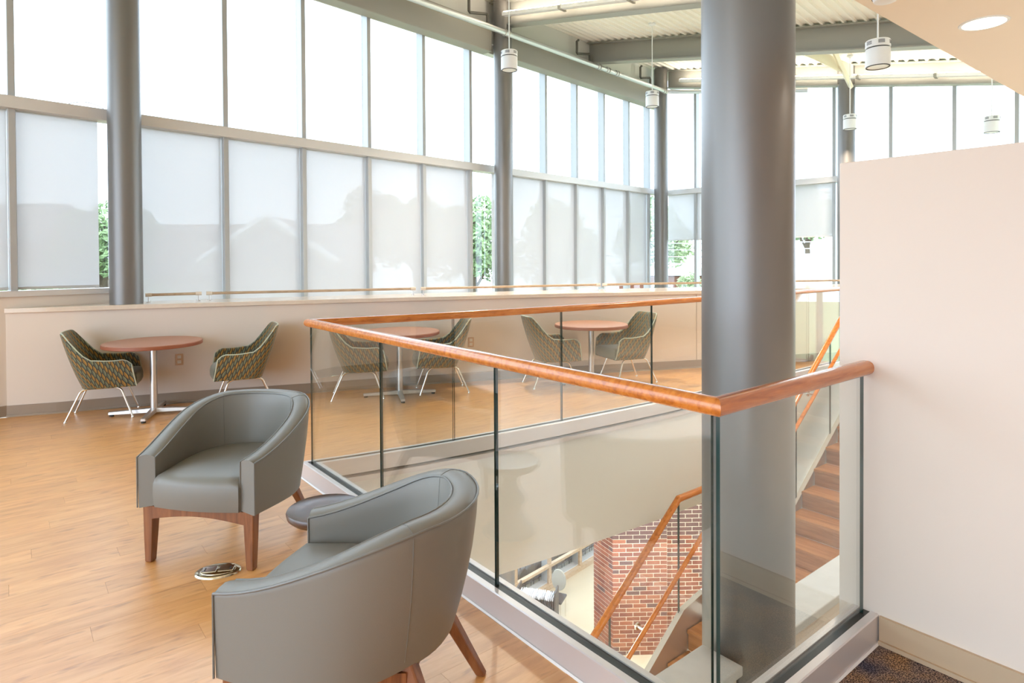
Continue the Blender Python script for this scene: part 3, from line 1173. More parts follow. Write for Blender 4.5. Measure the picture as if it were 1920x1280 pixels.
# brick pier
pier = struct('wall_pier')
Q = (1.545, 9.80)
ax, ay = 1.0, .03
sx_, sy_ = -.45, .893
MO = .010
def pier_block(o, w, d, z0, z1, name):
    mb = MB()
    p0 = o
    p1 = (o[0]+ax*w, o[1]+ay*w)
    p2 = (p1[0]+sx_*d, p1[1]+sy_*d)
    p3 = (o[0]+sx_*d, o[1]+sy_*d)
    mb.prism([p0, p1, p2, p3], z0, z1)
    return mb.build(name, M['mortar'], pier)
inset = (.006, .008)
pier_block((Q[0]+.003, Q[1]+.002), 0.852, .52, ZF, -1.0, 'mortar')
pier_block((Q[0]+.855, Q[1]+.14), 1.6, .4, ZF, -1.0, 'mortar')
BLEN, BH, BD = .205, .0575, .09
bcache = {}
def brick_mesh(l):
    k = round(l, 3)
    if k not in bcache:
        mb = MB(); mb.box((0, 0, 0), (l, BD, BH))
        o = mb.build('brick', M['brick'], pier, bevel=.003, seg=1)
        bcache[k] = o.data
        bpy.data.objects.remove(o)
    return bcache[k]
far_b = MB()
count = 0
bricks = []
def lay(o, dx, dy, length, z, startoff, nrm):
    ang = math.atan2(dy, dx)
    s = 0
    first = True
    while s < length-.012:
        l = BLEN
        if first and startoff:
            l = .0975
        first = False
        l = min(l, length-s)
        if l > .03:
            cx_ = o[0]+dx*(s+l/2)-nrm[0]*(BD/2-.004)
            cy_ = o[1]+dy*(s+l/2)-nrm[1]*(BD/2-.004)
            bricks.append((cx_, cy_, z+BH/2, l, ang))
        s += l+MO
zc = ZF+.01
k = 0
ln = math.hypot(sx_, sy_)
while zc < -1.05:
    lay(Q, ax, ay, .852, zc, k % 2, (ay, -ax))
    lay((Q[0]+sx_/ln*.0, Q[1]+sy_/ln*.0), sx_/ln, sy_/ln, .52*ln, zc, (k+1) % 2, (-sy_/ln, sx_/ln))
    lay((Q[0]+.855+.003, Q[1]+.14), ax, ay, .66, zc, k % 2, (ay, -ax))
    zc += BH+MO
    k += 1
bricks.sort(key=lambda b_: 0 if -4.75 < b_[2] < -2.2 else 1)
for i, (x, y, z, l, a) in enumerate(bricks):
    if i < 295 and -4.75 < z < -2.2:
        o = bpy.data.objects.new('brick', brick_mesh(l))
        COL.objects.link(o)
        o.parent = pier
        o.location = (x, y, z)
        o.rotation_euler = (0, 0, a+random.uniform(-.004, .004))
    else:
        far_b.box((x, y, z), (l, BD, BH), a)
o = far_b.build('bricks', M['brick'], pier)
o['kind'] = 'stuff'

mb = MB(); mb.seg(V(4.9, 2.95), V(9, 2.95), .12, ZF, -1.0)
tag(mb.build('wall_lower', M['wallw']), kind='structure')
# tan sill and transom of the lower glazing, with a row of dark round-backed chairs just outside
lw = struct('trim_6')
for t0, t1 in ((5.6, 12.2),):
    mb = MB(); mb.seg(TQ(t0, .03), TQ(t1, .03), .10, ZF, ZF+.09); mb.build('sill', M['tanwood'], lw)
    mb = MB(); mb.seg(TQ(t0, .025), TQ(t1, .025), .07, ZF+.40, ZF+.45); mb.build('transom', M['tanwood'], lw)
    for t in (7.11, 8.06, 9.02, 9.96, 10.91):
        mb = MB(); mb.seg(TQ(t-.035, .02), TQ(t+.035, .02), .05, ZF, -1.1); mb.build('mullion', M['tanwood'], lw)
def low_chair(x, y, z, rz):
    r = empty('cafe_chair', (x, y, z), rz)
    n = 14
    prof = [(.112, 0, 0)]+[(.112*math.cos(PI*i/n), 0, .17+.15*math.sin(PI*i/n)) for i in range(n+1)]+[(-.112, 0, 0)]
    mb = MB()
    mb.rings([[(p[0]*k, yy-.05*(p[2]/.32), p[2]*k2) for p in prof] for yy, k, k2 in ((-.03, .92, .95), (-.015, 1, 1), (.015, 1, 1), (.03, .92, .95))])
    mb.build('backrest', M['darkseat'], r, smooth=.8)
    mb = MB(); mb.box((0, .10, .02), (.20, .18, .04)); mb.build('seat', M['darkseat'], r, bevel=.012)
    for sx in (-.08, .08):
        for sy in (.03, .17):
            mb = MB(); mb.tube([(sx, sy, -.32), (sx, sy, .01)], .008, 6); mb.build('leg', M['darkseat'], r)
    return r
proto = None
for n_, q, z, t0, grp, lab in ((15, -.24, ZF+.17, 7.55, 'dark chairs outside the lower window, front row', 'dark round-backed chair in the row nearest the lower window sill'),
                              (11, -.62, ZF+.34, 7.35, 'dark chairs outside the lower window, rear row', 'dark round-backed chair in the second row beyond the lower window')):
    for i in range(n_):
        x, y = TQ(t0+.235*i, q)
        if proto is None:
            proto = o = low_chair(x, y, z, ANGT)
        else:
            o = copy_tree(proto)
            o.location = (x, y, z)
            o.rotation_euler = (0, 0, ANGT)
        tag(o, lab, 'chair', grp)
stp = MB(); stp.seg(TQ(6.0, -2.0), TQ(13, -2.0), 3.26, -4.9, ZF+.02)
stp.seg(TQ(6.0, -.25), TQ(13, -.25), .24, -4.9, ZF-.15)
tag(stp.build('ground', M['darkseat']), kind='structure')
# cart of folders
ct_ = thing('book_cart', 'dark metal cart full of upright white-topped folders on the lower floor', 'cart', (.40, 10.52, ZF), -.28)
ct_.scale = (.80, .80, .80)
mb = MB()
for x in (-.40, .40):
    mb.box((x, 0, .45), (.03, .34, .9))
mb.build('side_panel', M['darkseat'], ct_)
for z in (.12, .46):
    mb = MB(); mb.box((0, 0, z), (.78, .34, .025)); mb.build('shelf', M['darkseat'], ct_)
for x in (-.36, .36):
    for y in (-.13, .13):
        mb = MB(); mb.tube([(x, y-.012, .035), (x, y+.012, .035)], .035, 12); mb.build('caster', M['gasket'], ct_)
fo = MB(); fo.box((0, 0, .12), (.018, .26, .24))
fp = MB(); fp.box((0, 0, .265), (.014, .27, .07))
first = None
for i in range(22):
    x = -.36+i*.0335
    p = Matrix.Translation((.40, 10.52, ZF)) @ Matrix.Rotation(-.28, 4, 'Z') @ Matrix.Scale(.80, 4) @ Vector((x, random.uniform(-.02, .02), .478))
    if first is None:
        first = fo.build('folder', M['darkseat'], bevel=.003, seg=1)
        fp.build('paper_edge', M['paper'], first)
        o = first
    else:
        o = copy_tree(first)
    o.location = p
    o.rotation_euler = (0, random.uniform(-.03, .03), -.28)
    o.scale = (.80, .80, .80)
    tag(o, 'white-topped dark folder standing upright in the cart on the lower floor', 'folder', 'folders in the lower floor cart')
# single round-backed chair beside the cart
ch = thing('lobby_chair', 'single dark oval-backed chair beside the folder cart', 'chair', (.79, 10.98, ZF), -.4)
ch.scale = (.83, .83, .83)
mb = MB()
n = 24
for_r = []
for yy, s in ((-.022, .95), (0, 1), (.022, .95)):
    for_r.append([(.16*s*math.cos(2*PI*k/n), yy-.0, .72+.23*s*math.sin(2*PI*k/n)) for k in range(n)])
mb.rings(for_r); mb.build('backrest', M['steel'], ch, smooth=.8)
mb = MB(); mb.box((0, -.2, .44), (.36, .38, .05)); mb.build('seat', M['darkseat'], ch, bevel=.015)
for x in (-.15, .15):
    for y in (-.36, -.03):
        mb = MB(); mb.tube([(x, y, 0), (x, y, .45)], .014, 8); mb.build('leg', M['chrome'], ch)
cbn = thing('low_cabinet', 'dark low cabinet under the pale jacket on the lower floor', 'cabinet', (-.38, 10.12, ZF), .2)
mb = MB(); mb.box((0, 0, .34), (.62, .36, .66)); mb.build('body', M['darkseat'], cbn, bevel=.006)
for x in (-.155, .155):
    mb = MB(); mb.box((x, -.187, .34), (.29, .018, .60)); d_ = mb.build('door', M['darkseat'], cbn, bevel=.003, seg=1)
    mb = MB(); mb.tube([(x*.2, -.205, .30), (x*.2, -.205, .40)], .006, 8); mb.build('handle', M['satin'], d_)
# pale cloth over the cabinet
mb = MB()
rows = []
for i in range(13):
    s = i/12
    rowp = []
    for j in range(9):
        t = j/8
        x = -.60+.46*s
        y = 10.10+.10*s+.02*t
        z = ZF+.74-.22*t+.05*math.sin(s*19)*t+.03*math.sin(s*7+t*3)
        rowp.append((x, y-.02*math.sin(s*19)*t-.22*t, z))
    rows.append(rowp)
vs = [p for r_ in rows for p in r_]
mb.add(vs, [(i*9+j, i*9+j+1, (i+1)*9+j+1, (i+1)*9+j) for i in range(12) for j in range(8)])
o = mb.build('draped_jacket', M['cloth'], smooth=1.0)
sol = o.modifiers.new('thick', 'SOLIDIFY'); sol.thickness = .012
tag(o, 'pale crumpled jacket draped over the dark cabinet on the lower floor', 'jacket')

# ------------------------------------------------------------------ barrel armchairs
def ac_outline(n_side=7, n_arc=26):
    """outer plan curve, front left round the back to front right: (x, y, k) with k = 0 front .. 1 back"""
    pts = []
    for i in range(n_side):
        s = i/n_side
        pts.append((-(.312+.050*math.sin(s*PI/2)), -.34+.36*s))
    for i in range(n_arc+1):
        a = PI-PI*i/n_arc
        pts.append((.362*math.cos(a), .02+.345*math.sin(a)))
    for i in range(n_side-1, -1, -1):
        s = i/n_side
        pts.append(((.312+.050*math.sin(s*PI/2)), -.34+.36*s))
    return pts
def ss(x):
    x = max(0, min(1, x))
    return x*x*(3-2*x)
def ac_top(y):
    s = max(0, min(1, (y+.34)/.62))
    return .525+.194*(.45*s+.55*ss(s))
def ac_in(path, d):
    out = offset_path(path, -d)
    return out
AC_T = .085
def ac_build(name, label):
    r = thing(name, label, 'armchair', (0, 0, 0), 0, 'grey leather barrel armchairs')
    out = ac_outline()
    n = len(out)
    inn = offset_path(out, -AC_T)
    if abs(inn[n//2][1]) > abs(out[n//2][1]):
        inn = offset_path(out, AC_T)
    rings_ = []
    edge_o, edge_i = [], []
    for i in range(n):
        (ox, oy), (ix, iy) = out[i], inn[i]
        back = ss((oy+.1)/.42)
        zt = ac_top(oy)
        zb = .272+.02*back
        tp = .075*back+.006
        # direction inwards
        dx, dy = ix-ox, iy-oy
        l = math.hypot(dx, dy)
        dx, dy = dx/l, dy/l
        def O(z):
            # outer face leans in towards the foot
            s = (zt-z)/(zt-zb)
            k = tp*s**1.7
            return (ox+dx*k, oy+dy*k, z)
        def I(z):
            s = (zt-z)/(zt-zb)
            k = .035*back*s
            return (ix+dx*k, iy+dy*k, z)
        p = [O(zb)]
        for s in (.06, .2, .4, .6, .8, .93):
            p.append(O(zb+(zt-zb)*s))
        p.append(O(zt-.012))
        p.append((ox+dx*.004, oy+dy*.004, zt-.003))
        p.append((ox+dx*.022, oy+dy*.022, zt+.004))
        p.append((ox+dx*AC_T*.5, oy+dy*AC_T*.5, zt+.008))
        p.append((ox+dx*(AC_T-.022), oy+dy*(AC_T-.022), zt+.004))
        p.append((ox+dx*(AC_T-.004), oy+dy*(AC_T-.004), zt-.003))
        p.append(I(zt-.014))
        for s in (.8, .55, .3, .05):
            p.append(I(zb+(zt-zb)*s))
        rings_.append(p)
        edge_o.append((ox-dx*.001, oy-dy*.001, zt-.004))
        edge_i.append((ix+dx*.001, iy+dy*.001, zt-.005))
    mb = MB(); mb.rings(rings_); mb.build('shell', M['leather'], r, smooth=.9)
    mb = MB(); mb.tube(edge_o, .0042, 6); sh_ = mb.build('piping', M['piping'], r, smooth=.9)
    mb = MB(); mb.tube(edge_i, .0036, 6); mb.build('piping', M['piping'], r, smooth=.9)
    for k in (0, n-1):
        for e in (edge_o, edge_i):
            x, y, z = e[k]
            mb = MB(); mb.tube([(x, y-.001, .275), (x, y-.001, z)], .0036, 6); mb.build('piping', M['piping'], r, smooth=.9)
    # vertical seams on outside and inside of the back
    for k in (n//2-7, n//2+7):
        mb = MB(); mb.tube([(p[0], p[1], p[2]) for p in rings_[k][1:8]], .0016, 5); mb.build('seam', M['piping'], r)
        mb = MB(); mb.tube([(p[0], p[1], p[2]) for p in rings_[k][8:17]], .0016, 5); mb.build('seam', M['piping'], r)
    # seat cushion
    ol = [(x*.992, y) for x, y in inn]
    fr = [( .312-AC_T)*.98, ]
    ol = [(-.226, -.338)]+[p for p in ol if p[1] > -.30]+[(.226, -.338)]
    m = 9
    for i in range(1, m):
        s = i/m
        ol.append((.226-.452*s, -.338-.022*math.sin(PI*s)))
    def inset(poly, d):
        cx_, cy_ = 0, -.03
        o2 = []
        for x, y in poly:
            l = math.hypot(x-cx_, y-cy_)
            o2.append((x-(x-cx_)/l*d, y-(y-cy_)/l*d))
        return o2
    rs = []
    for z, d in ((.280, .004), (.292, 0), (.35, -.004), (.395, -.002), (.418, .006), (.432, .02), (.440, .045), (.446, .09), (.450, .15), (.451, .21)):
        rs.append([(x, y, z) for x, y in inset(ol, d)])
    mb = MB(); mb.rings(rs); mb.build('seat_cushion', M['leather'], r, smooth=1.0)
    # wooden frame
    def rail(a, c, z1, h0, arch, w):
        mb = MB()
        rs = []
        for i in range(13):
            s = i/12
            x, y = a[0]+(c[0]-a[0])*s, a[1]+(c[1]-a[1])*s
            l = math.hypot(c[0]-a[0], c[1]-a[1])
            nx, ny = -(c[1]-a[1])/l*w/2, (c[0]-a[0])/l*w/2
            zl = z1-h0+arch*math.sin(PI*s)
            rs.append([(x-nx, y-ny, zl), (x+nx, y+ny, zl), (x+nx, y+ny, z1), (x-nx, y-ny, z1)])
        mb.rings(rs)
        return mb.build('apron', M['walnut'], r)
    rail((-.255, -.312), (.255, -.312), .281, .064, .026, .030)
    rail((-.262, -.29), (-.195, .20), .274, .042, .012, .026)
    rail((.262, -.29), (.195, .20), .274, .042, .012, .026)
    rail((-.195, .20), (.195, .20), .285, .05, .02, .026)
    for s in (-1, 1):
        mb = MB()
        rs = []
        for z, h, dx, dy in ((.280, .0275, 0, 0), (.14, .0235, .002, -.003), (.006, .0185, .004, -.006), (0, .016, .004, -.006)):
            cx_, cy_ = s*(.268+dx), -.300+dy
            rs.append([(cx_-h, cy_-h, z), (cx_+h, cy_-h, z), (cx_+h, cy_+h, z), (cx_-h, cy_+h, z)])
        mb.rings(rs); mb.build('leg', M['walnut'], r, bevel=.003, seg=1)
        mb = MB()
        rs = []
        for z, h, f in ((.300, .026, 0), (.15, .0215, .5), (.006, .017, .98), (0, .014, 1)):
            cx_, cy_ = s*(.170+.055*f), .185+.150*f
            rs.append([(cx_-h, cy_-h, z), (cx_+h, cy_-h, z), (cx_+h, cy_+h, z), (cx_-h, cy_+h, z)])
        mb.rings(rs); mb.build('leg', M['walnut'], r, bevel=.006, seg=2)
    return r
ac1 = ac_build('armchair', 'grey leather barrel armchair facing forward, its seat in view, beside the floor outlet')
ac1.location = (-1.470, 3.355, 0)
ac1.rotation_euler = (0, 0, math.radians(-9.8))
ac2 = copy_tree(ac1)
ac2.location = (-.482, 2.066, 0)
ac2.rotation_euler = (0, 0, math.radians(-99.1))
ac2['label'] = 'grey leather barrel armchair in front with its rounded back turned to the glass railing'

# turned wooden stool between the armchairs
st = thing('turned_stool', 'dark walnut turned stool between the two armchairs', 'stool', (-.825, 2.765, 0))
MB().lathe([(0, .385), (.10, .383), (.150, .388), (.162, .392), (.166, .384), (.162, .366), (.145, .350), (.11, .338), (.075, .322), (.052, .300), (.046, .285)][::-1], 40).build('top', M['stool'], st, smooth=.7)
MB().lathe([(.001, 0), (.132, 0), (.140, .006), (.138, .020), (.118, .045), (.088, .085), (.066, .120), (.075, .150), (.092, .175), (.088, .195), (.064, .225), (.048, .255), (.046, .285)], 40).build('pedestal', M['stool'], st, smooth=.7)

# floor outlet
fo_ = thing('floor_outlet', 'oval metal outlet cover set in the wood floor before the armchair', 'outlet', (-1.405, 2.985, 0), math.radians(12))
def oval(rx, ry, z0, z1, n=36, top=.0):
    mb = MB()
    rs = []
    for z, k in ((z0, 1.0), (z0+(z1-z0)*.6, .985), (z1, .93)):
        rs.append([(rx*k*math.cos(2*PI*i/n), ry*k*math.sin(2*PI*i/n), z) for i in range(n)])
    mb.rings(rs)
    return mb
oval(.104, .073, 0, .010).build('flange', M['brass'], fo_, smooth=.7)
oval(.080, .052, .009, .014).build('cover', M['brass'], fo_, smooth=.7)
for x in (-.038, .038):
    mb = MB(); mb.box((x, 0, .0152), (.066, .056, .003)); lidp = mb.build('lid', M['chrome'], fo_, bevel=.001, seg=1)
    mb = MB(); mb.box((x+math.copysign(.018, x), 0, .0172), (.006, .026, .0015)); mb.build('finger_slot', M['slot'], fo_)

# ------------------------------------------------------------------ patterned tub chairs
def tc_build():
    r = empty('tub_chair')
    th = .034
    prm = []
    # plan at the arm height, front-left to front-right
    n_s, n_a = 9, 22
    base = []
    for i in range(n_s):
        s = i/n_s
        base.append((-.262-.012*math.sin(PI*s/2), -.262+.312*s))
    for i in range(n_a+1):
        a = PI-PI*i/n_a
        ca, sa = math.cos(a), math.sin(a)
        # squared-off back
        ex = .72
        base.append((.274*math.copysign(abs(ca)**ex, ca), .05+.185*abs(sa)**ex))
    for i in range(n_s-1, -1, -1):
        s = i/n_s
        base.append((.262+.012*math.sin(PI*s/2), -.262+.312*s))
    n = len(base)
    inb = offset_path(base, th)
    if inb[n//2][1] > base[n//2][1]:
        inb = offset_path(base, -th)
    arc = [0]
    for a, c in zip(base, base[1:]):
        arc.append(arc[-1]+math.hypot(c[0]-a[0], c[1]-a[1]))
    half = arc[-1]/2
    vs, uv = [], []
    zs = [0, .10, .25, .42, .6, .78, .9, 1.0]
    rings_ = []
    edge = []
    for i in range(n):
        (x, y), (xi, yi) = base[i], inb[i]
        d = abs(arc[i]-half)                      # distance from back centre
        k = ss((half-d-.305)/(.20))                # 0 arm .. 1 back
        zt = .555-.012*math.sin(PI*min(1, (half-d)/.30))+.250*k
        fr = 1-ss((half-d)/.055)                  # rounded arm front corner
        zt -= .05*fr
        zb = .305
        back = ss((y+.02)/.22)
        P_o, P_i = [], []
        for s in zs:
            z = zb+(zt-zb)*s
            lean = back*(.235*(z-.42))+(-.045*(1-s)**2)*back
            shrink = 1-.11*(1-min(1, (z-zb)/.16))**2
            frl = -.034*(1-back)*ss(1-(y+.262)/.10)*(1-s)   # front edge slants forward to the foot
            P_o.append((x*shrink, y+lean+frl, z, arc[i]-half, z))
            P_i.append((xi*shrink, yi+lean+frl, z, arc[i]-half, z))
        top = ((P_o[-1][0]+P_i[-1][0])/2, (P_o[-1][1]+P_i[-1][1])/2, zt+.010, arc[i]-half, zt)
        ring = P_o+[top]+P_i[::-1]
        rings_.append(ring)
        edge.append((P_o[-1][0]*.7+P_i[-1][0]*.3, P_o[-1][1]*.7+P_i[-1][1]*.3, zt+.007))
    mb = MB()
    mb.rings([[p[:3] for p in rg] for rg in rings_])
    mb.uv = [(p[3], p[4]) for rg in rings_ for p in rg]
    mb.build('shell', M['fabric'], r, smooth=1.0)
    # arm front ends are covered by the welt, which runs round the whole rim
    lead = []
    for k in (0, n-1):
        col = [p[:3] for p in rings_[k][:len(zs)]]
        lead.append(col)
    path = [(p[0], p[1]-.004, p[2]) for p in lead[0]]+edge+[(p[0], p[1]-.004, p[2]) for p in lead[1][::-1]]
    mb = MB(); mb.tube(path, .0062, 7); mb.build('welt', M['welt'], r, smooth=1.0)
    # underside pan and seat cushion
    foot = [(rg[0][0], rg[0][1]) for rg in rings_]
    mb = MB(); mb.prism(foot, .298, .318); mb.uv = [(x, y) for x, y in foot]*2; mb.build('seat_pan', M['fabric'], r)
    cu = [((rg[-1][0])*.985, rg[-1][1]) for rg in rings_]
    cu = [(-.225, -.30)]+[p for p in cu if p[1] > -.24]+[(.225, -.30)]+[(.225-.45*i/8, -.30-.025*math.sin(PI*i/8)) for i in range(1, 8)]
    rs = []
    for z, d in ((.310, .012), (.33, .002), (.37, 0), (.40, .006), (.418, .025), (.426, .06), (.430, .12)):
        rr = []
        for x, y in cu:
            l = math.hypot(x, y+.04)
            rr.append((x-x/l*d, y-(y+.04)/l*d, z))
        rs.append(rr)
    mb = MB(); mb.rings(rs); mb.build('seat_cushion', M['seatcloth'], r, smooth=1.0)
    # chrome legs: bent tubes splaying from under the seat
    for s in (-1, 1):
        for f, yb, yf in ((-1, -.165, -.262), (1, .150, .268)):
            foot_ = (s*.215, yf, .012)
            knee = (s*.178, yb, .282)
            pts = []
            for i in range(8):
                u = i/7
                pts.append(tuple(foot_[j]+(knee[j]-foot_[j])*u*.90 for j in range(3)))
            k2 = (s*.172, yb-f*.05, .292)
            p0 = pts[-1]
            for i in range(1, 6):
                u = i/5
                pts.append(tuple((1-u)**2*p0[j]+2*u*(1-u)*knee[j]+u*u*k2[j] for j in range(3)))
            pts.append((s*.170, 0, .292))
            mb = MB(); mb.tube(pts, .0095, 8); lg = mb.build('leg', M['chrome'], r, smooth=1.0)
            mb = MB(); mb.lathe([(.013, 0), (.015, .006), (.011, .016)], 12, foot_[:2]+(0,)); mb.build('glide', M['chrome'], lg, smooth=.8)
    return r
tcs = [((-3.905, 6.02), (.914, .406), 'green patterned tub chair left of the left round table'),
       ((-2.735, 6.445), (-.885, -.466), 'green patterned tub chair right of the left round table, past the wall outlet'),
       ((-1.66, 6.79), (.975, .22), 'patterned tub chair left of the middle round table, seen through the railing glass'),
       ((-.79, 7.05), (-.97, -.24), 'patterned tub chair right of the middle round table, beside a wall outlet'),
       ((.44, 7.36), (.96, .28), 'patterned tub chair left of the round table nearest the large front column'),
       ((1.37, 7.54), (-.93, -.37), 'patterned tub chair right of the round table nearest the large front column')]
tproto = tc_build()
for i, ((x, y), (fx, fy), lb) in enumerate(tcs):
    o = tproto if i == 0 else copy_tree(tproto)
    o.location = (x, y, 0)
    o.rotation_euler = (0, 0, math.atan2(fx, -fy))
    tag(o, lb, 'chair', 'patterned tub chairs at the round tables')

# ------------------------------------------------------------------ round tables
def tbl():
    r = empty('round_table')
    MB().lathe([(.425, .662), (.430, .666), (.430, .690), (.426, .694)], 56).build('table_edge', M['tableedge'], r, smooth=.5)
    MB().lathe([(.424, .690), (.4235, .698), (.40, .6995)], 56).build('tabletop', M['tabletop'], r, smooth=.5)
    mb = MB(); mb.lathe([(.032, .03), (.032, .655)], 16); mb.box((0, 0, .656), (.30, .30, .012)); mb.build('stem', M['satin'], r, smooth=.5)
    for k in range(4):
        a = PI/2*k
        ca, sa = math.cos(a), math.sin(a)
        mb = MB()
        rs = []
        for s, w, z0, z1 in ((.0, .030, .018, .062), (.12, .028, .018, .056), (.385, .022, .018, .044)):
            rs.append([(ca*s-sa*w, sa*s+ca*w, z0), (ca*s+sa*w, sa*s-ca*w, z0), (ca*s+sa*w*.8, sa*s-ca*w*.8, z1), (ca*s-sa*w*.8, sa*s+ca*w*.8, z1)])
        mb.rings(rs); ft = mb.build('foot', M['satin'], r, bevel=.003, seg=1)
        MB().lathe([(.02, 0), (.02, .014), (.012, .02)], 12, (ca*.36, sa*.36, 0)).build('glide', M['gasket'], ft)
    return r
tp = tbl()
for i, (x, y, a, lb) in enumerate(((-3.455, 6.07, 16, 'terracotta round table between the green chairs at the left'), (-1.22, 6.82, 15, 'terracotta round table in the middle, behind the corner of the railing'), (.93, 7.45, 20, 'terracotta round table nearest the large front column'))):
    o = tp if i == 0 else copy_tree(tp)
    o.location = (x, y, 0)
    o.rotation_euler = (0, 0, math.radians(a))
    tag(o, lb, 'table', 'round tables along the low wall')

# ------------------------------------------------------------------ wall outlets
def outlet(x, z, label):
    y = knee_y(x)
    a = math.atan2(knee_y(x+.2)-knee_y(x-.2), .4)
    r = thing('wall_outlet', label, 'outlet', (x+math.sin(a)*.003, y-math.cos(a)*.003, z), a)
    mb = MB(); mb.box((0, 0, 0), (.075, .006, .118)); mb.build('cover_plate', M['plate'], r, bevel=.002, seg=1)
    for dz in (-.026, .026):
        mb = MB(); mb.box((0, -.004, dz), (.034, .004, .030)); f = mb.build('socket', M['socket'], r, bevel=.001, seg=1)
        for dx in (-.007, .007):
            mb = MB(); mb.box((dx, -.0065, dz+.003), (.003, .002, .010)); mb.build('slot', M['slot'], f)
outlet(-3.463, .446, 'bronze outlet plate on the low wall under the left round table')
outlet(-.50, .47, 'outlet plate on the low wall beside the middle chair, seen through glass')

# ------------------------------------------------------------------ pendants
def pend(x, y, zb, label, stem_top):
    r = thing('pendant_lamp', label, 'lamp', (x, y, zb), 0, 'white cylinder pendants')
    R_ = .110
    H = .262
    MB().lathe([(R_-.004, .004), (R_, .012), (R_, .168), (R_-.004, .174)], 36).build('housing', M['white'], r, smooth=.5)
    MB().lathe([(R_-.012, .170), (R_-.012, .188)], 36).build('groove', M['slot'], r, smooth=.5)
    vr = MB().lathe([(R_-.002, .186), (R_, .190), (R_, .250), (R_-.006, .258), (.03, .268), (.012, .272)], 36).build('cap', M['white'], r, smooth=.5)
    sl = MB()
    for k in range(6):
        a0 = 2*PI*k/6
        for dz in (.212, .224, .236):
            for j in range(4):
                a = a0+.10+j*.13
                c_, s_ = math.cos(a), math.sin(a)
                sl.box((c_*(R_+.0005), s_*(R_+.0005), dz), (.003, .0145, .0055), a)
    sl.build('vent_slots', M['slot'], vr)
    MB().lathe([(R_-.014, -.002), (R_-.004, -.002), (R_-.003, .012), (R_-.016, .012)], 36, hollow=True).build('trim_ring', M['slot'], r, smooth=.5)
    MB().lathe([(.001, .010), (R_-.015, .008), (R_-.015, .014), (.001, .016)], 36).build('lens', M['lens'], r, smooth=.5)
    MB().lathe([(.008, .268), (.008, stem_top-zb)], 12).build('stem', M['white'], r, smooth=.5)
    MB().lathe([(.062, stem_top-zb-.004), (.060, stem_top-zb-.03), (.020, stem_top-zb-.05), (.01, stem_top-zb-.052)][::-1], 24).build('canopy', M['white'], r, smooth=.5)
    ld = bpy.data.lights.new('pendant_bulb', 'AREA')
    ld.shape = 'DISK'; ld.size = .17; ld.energy = LAMP_PEND; ld.color = (1, .84, .66); ld.spread = math.radians(130)
    lo = bpy.data.objects.new('bulb', ld); COL.objects.link(lo)
    lo.parent = r; lo.location = (0, 0, -.006)
    return r
def tq_of(x, y):
    return ((x+4.83)*TX+(y-5.97)*TY, (x+4.83)*QX+(y-5.97)*QY)
for (x, y, zb, lb) in ((-.021, 8.486, 3.985, 'white cylinder pendant in front of the middle round column'),
                       (2.40, 10.78, 4.030, 'white cylinder pendant in front of the far corner column'),
                       (3.588, 6.204, 3.325, 'largest white cylinder pendant, hanging just left of the drywall soffit'),
                       (6.04, 11.30, 3.735, 'white cylinder pendant in front of the far right column'),
                       (7.63, 10.06, 3.425, 'white cylinder pendant at the far right against the sky')):
    t, q = tq_of(x, y)
    pend(x, y, zb, lb, roof_z(t, q)+.01)

# ------------------------------------------------------------------ recessed lights in the soffit
def downlight(x, y, label, grp='recessed soffit lights', pw_=1.0):
    r = thing('recessed_light', label, 'light', (x, y, 2.6), 0, grp)
    MB().lathe([(.088, -.004), (.100, -.004), (.103, 0), (.088, .0)], 32, hollow=True).build('trim_ring', M['white'], r, smooth=.5)
    MB().lathe([(.001, -.0035), (.0885, -.003), (.0885, -.001), (.001, -.0012)], 32).build('lens', M['down'], r, smooth=.5)
    ld = bpy.data.lights.new('downlight_bulb', 'AREA')
    ld.shape = 'DISK'; ld.size = .14; ld.energy = LAMP_DOWN*pw_; ld.color = (1, .91, .80); ld.spread = math.radians(150)
    lo = bpy.data.objects.new('bulb', ld); COL.objects.link(lo)
    lo.parent = r; lo.location = (0, 0, -.012)
downlight(2.275, 3.053, 'round recessed light glowing in the soffit above the right partition')
for E_, b_, k_ in ((-1.0, -2.9, 1), (-2.4, -2.9, 1), (-2.4, -.9, 1), (-2.4, -4.8, 1), (-1.0, -4.8, 1), (2.2, -1.3, 1.6), (3.6, -1.3, 1.6), (5.2, -1.3, 1.6), (2.2, -3.3, 1.6), (3.8, -3.3, 1.6)):  # unseen lamps added to light the near room and bounce onto the soffit
    x, y = V(E_, b_)
    downlight(x, y, 'unseen recessed light added in the soffit behind the viewpoint' if E_ < 0 else 'unseen recessed light added beyond the right partition to brighten the soffit', pw_=k_)
# smoke detector at the top of the frame
sd = thing('smoke_detector', 'white smoke detector on the soffit at the top picture edge', 'detector', (1.600, 2.712, 2.6))
MB().lathe([(.034, -.034), (.044, -.030), (.05, -.012), (.055, 0)], 24).build('body', M['white'], sd, smooth=.5)
MB().lathe([(.05, -.016), (.0515, -.016), (.0515, -.011), (.05, -.011)], 24, hollow=True).build('vent_ring', M['slot'], sd)

# cable loop on the transom by the left column
mb = MB()
a = TQ(.55, .01)
c_ = TQ(.86, .02)
pts = []
for i in range(9):
    s = i/8
    pts.append((a[0]+(c_[0]-a[0])*s, a[1]+(c_[1]-a[1])*s, 3.05+.045*math.sin(PI*s)))
mb.tube(pts, .004, 6)
tag(mb.build('cable', M['pipe'], smooth=1.0), 'thin cable loop on the window bar beside the left column', 'cable')

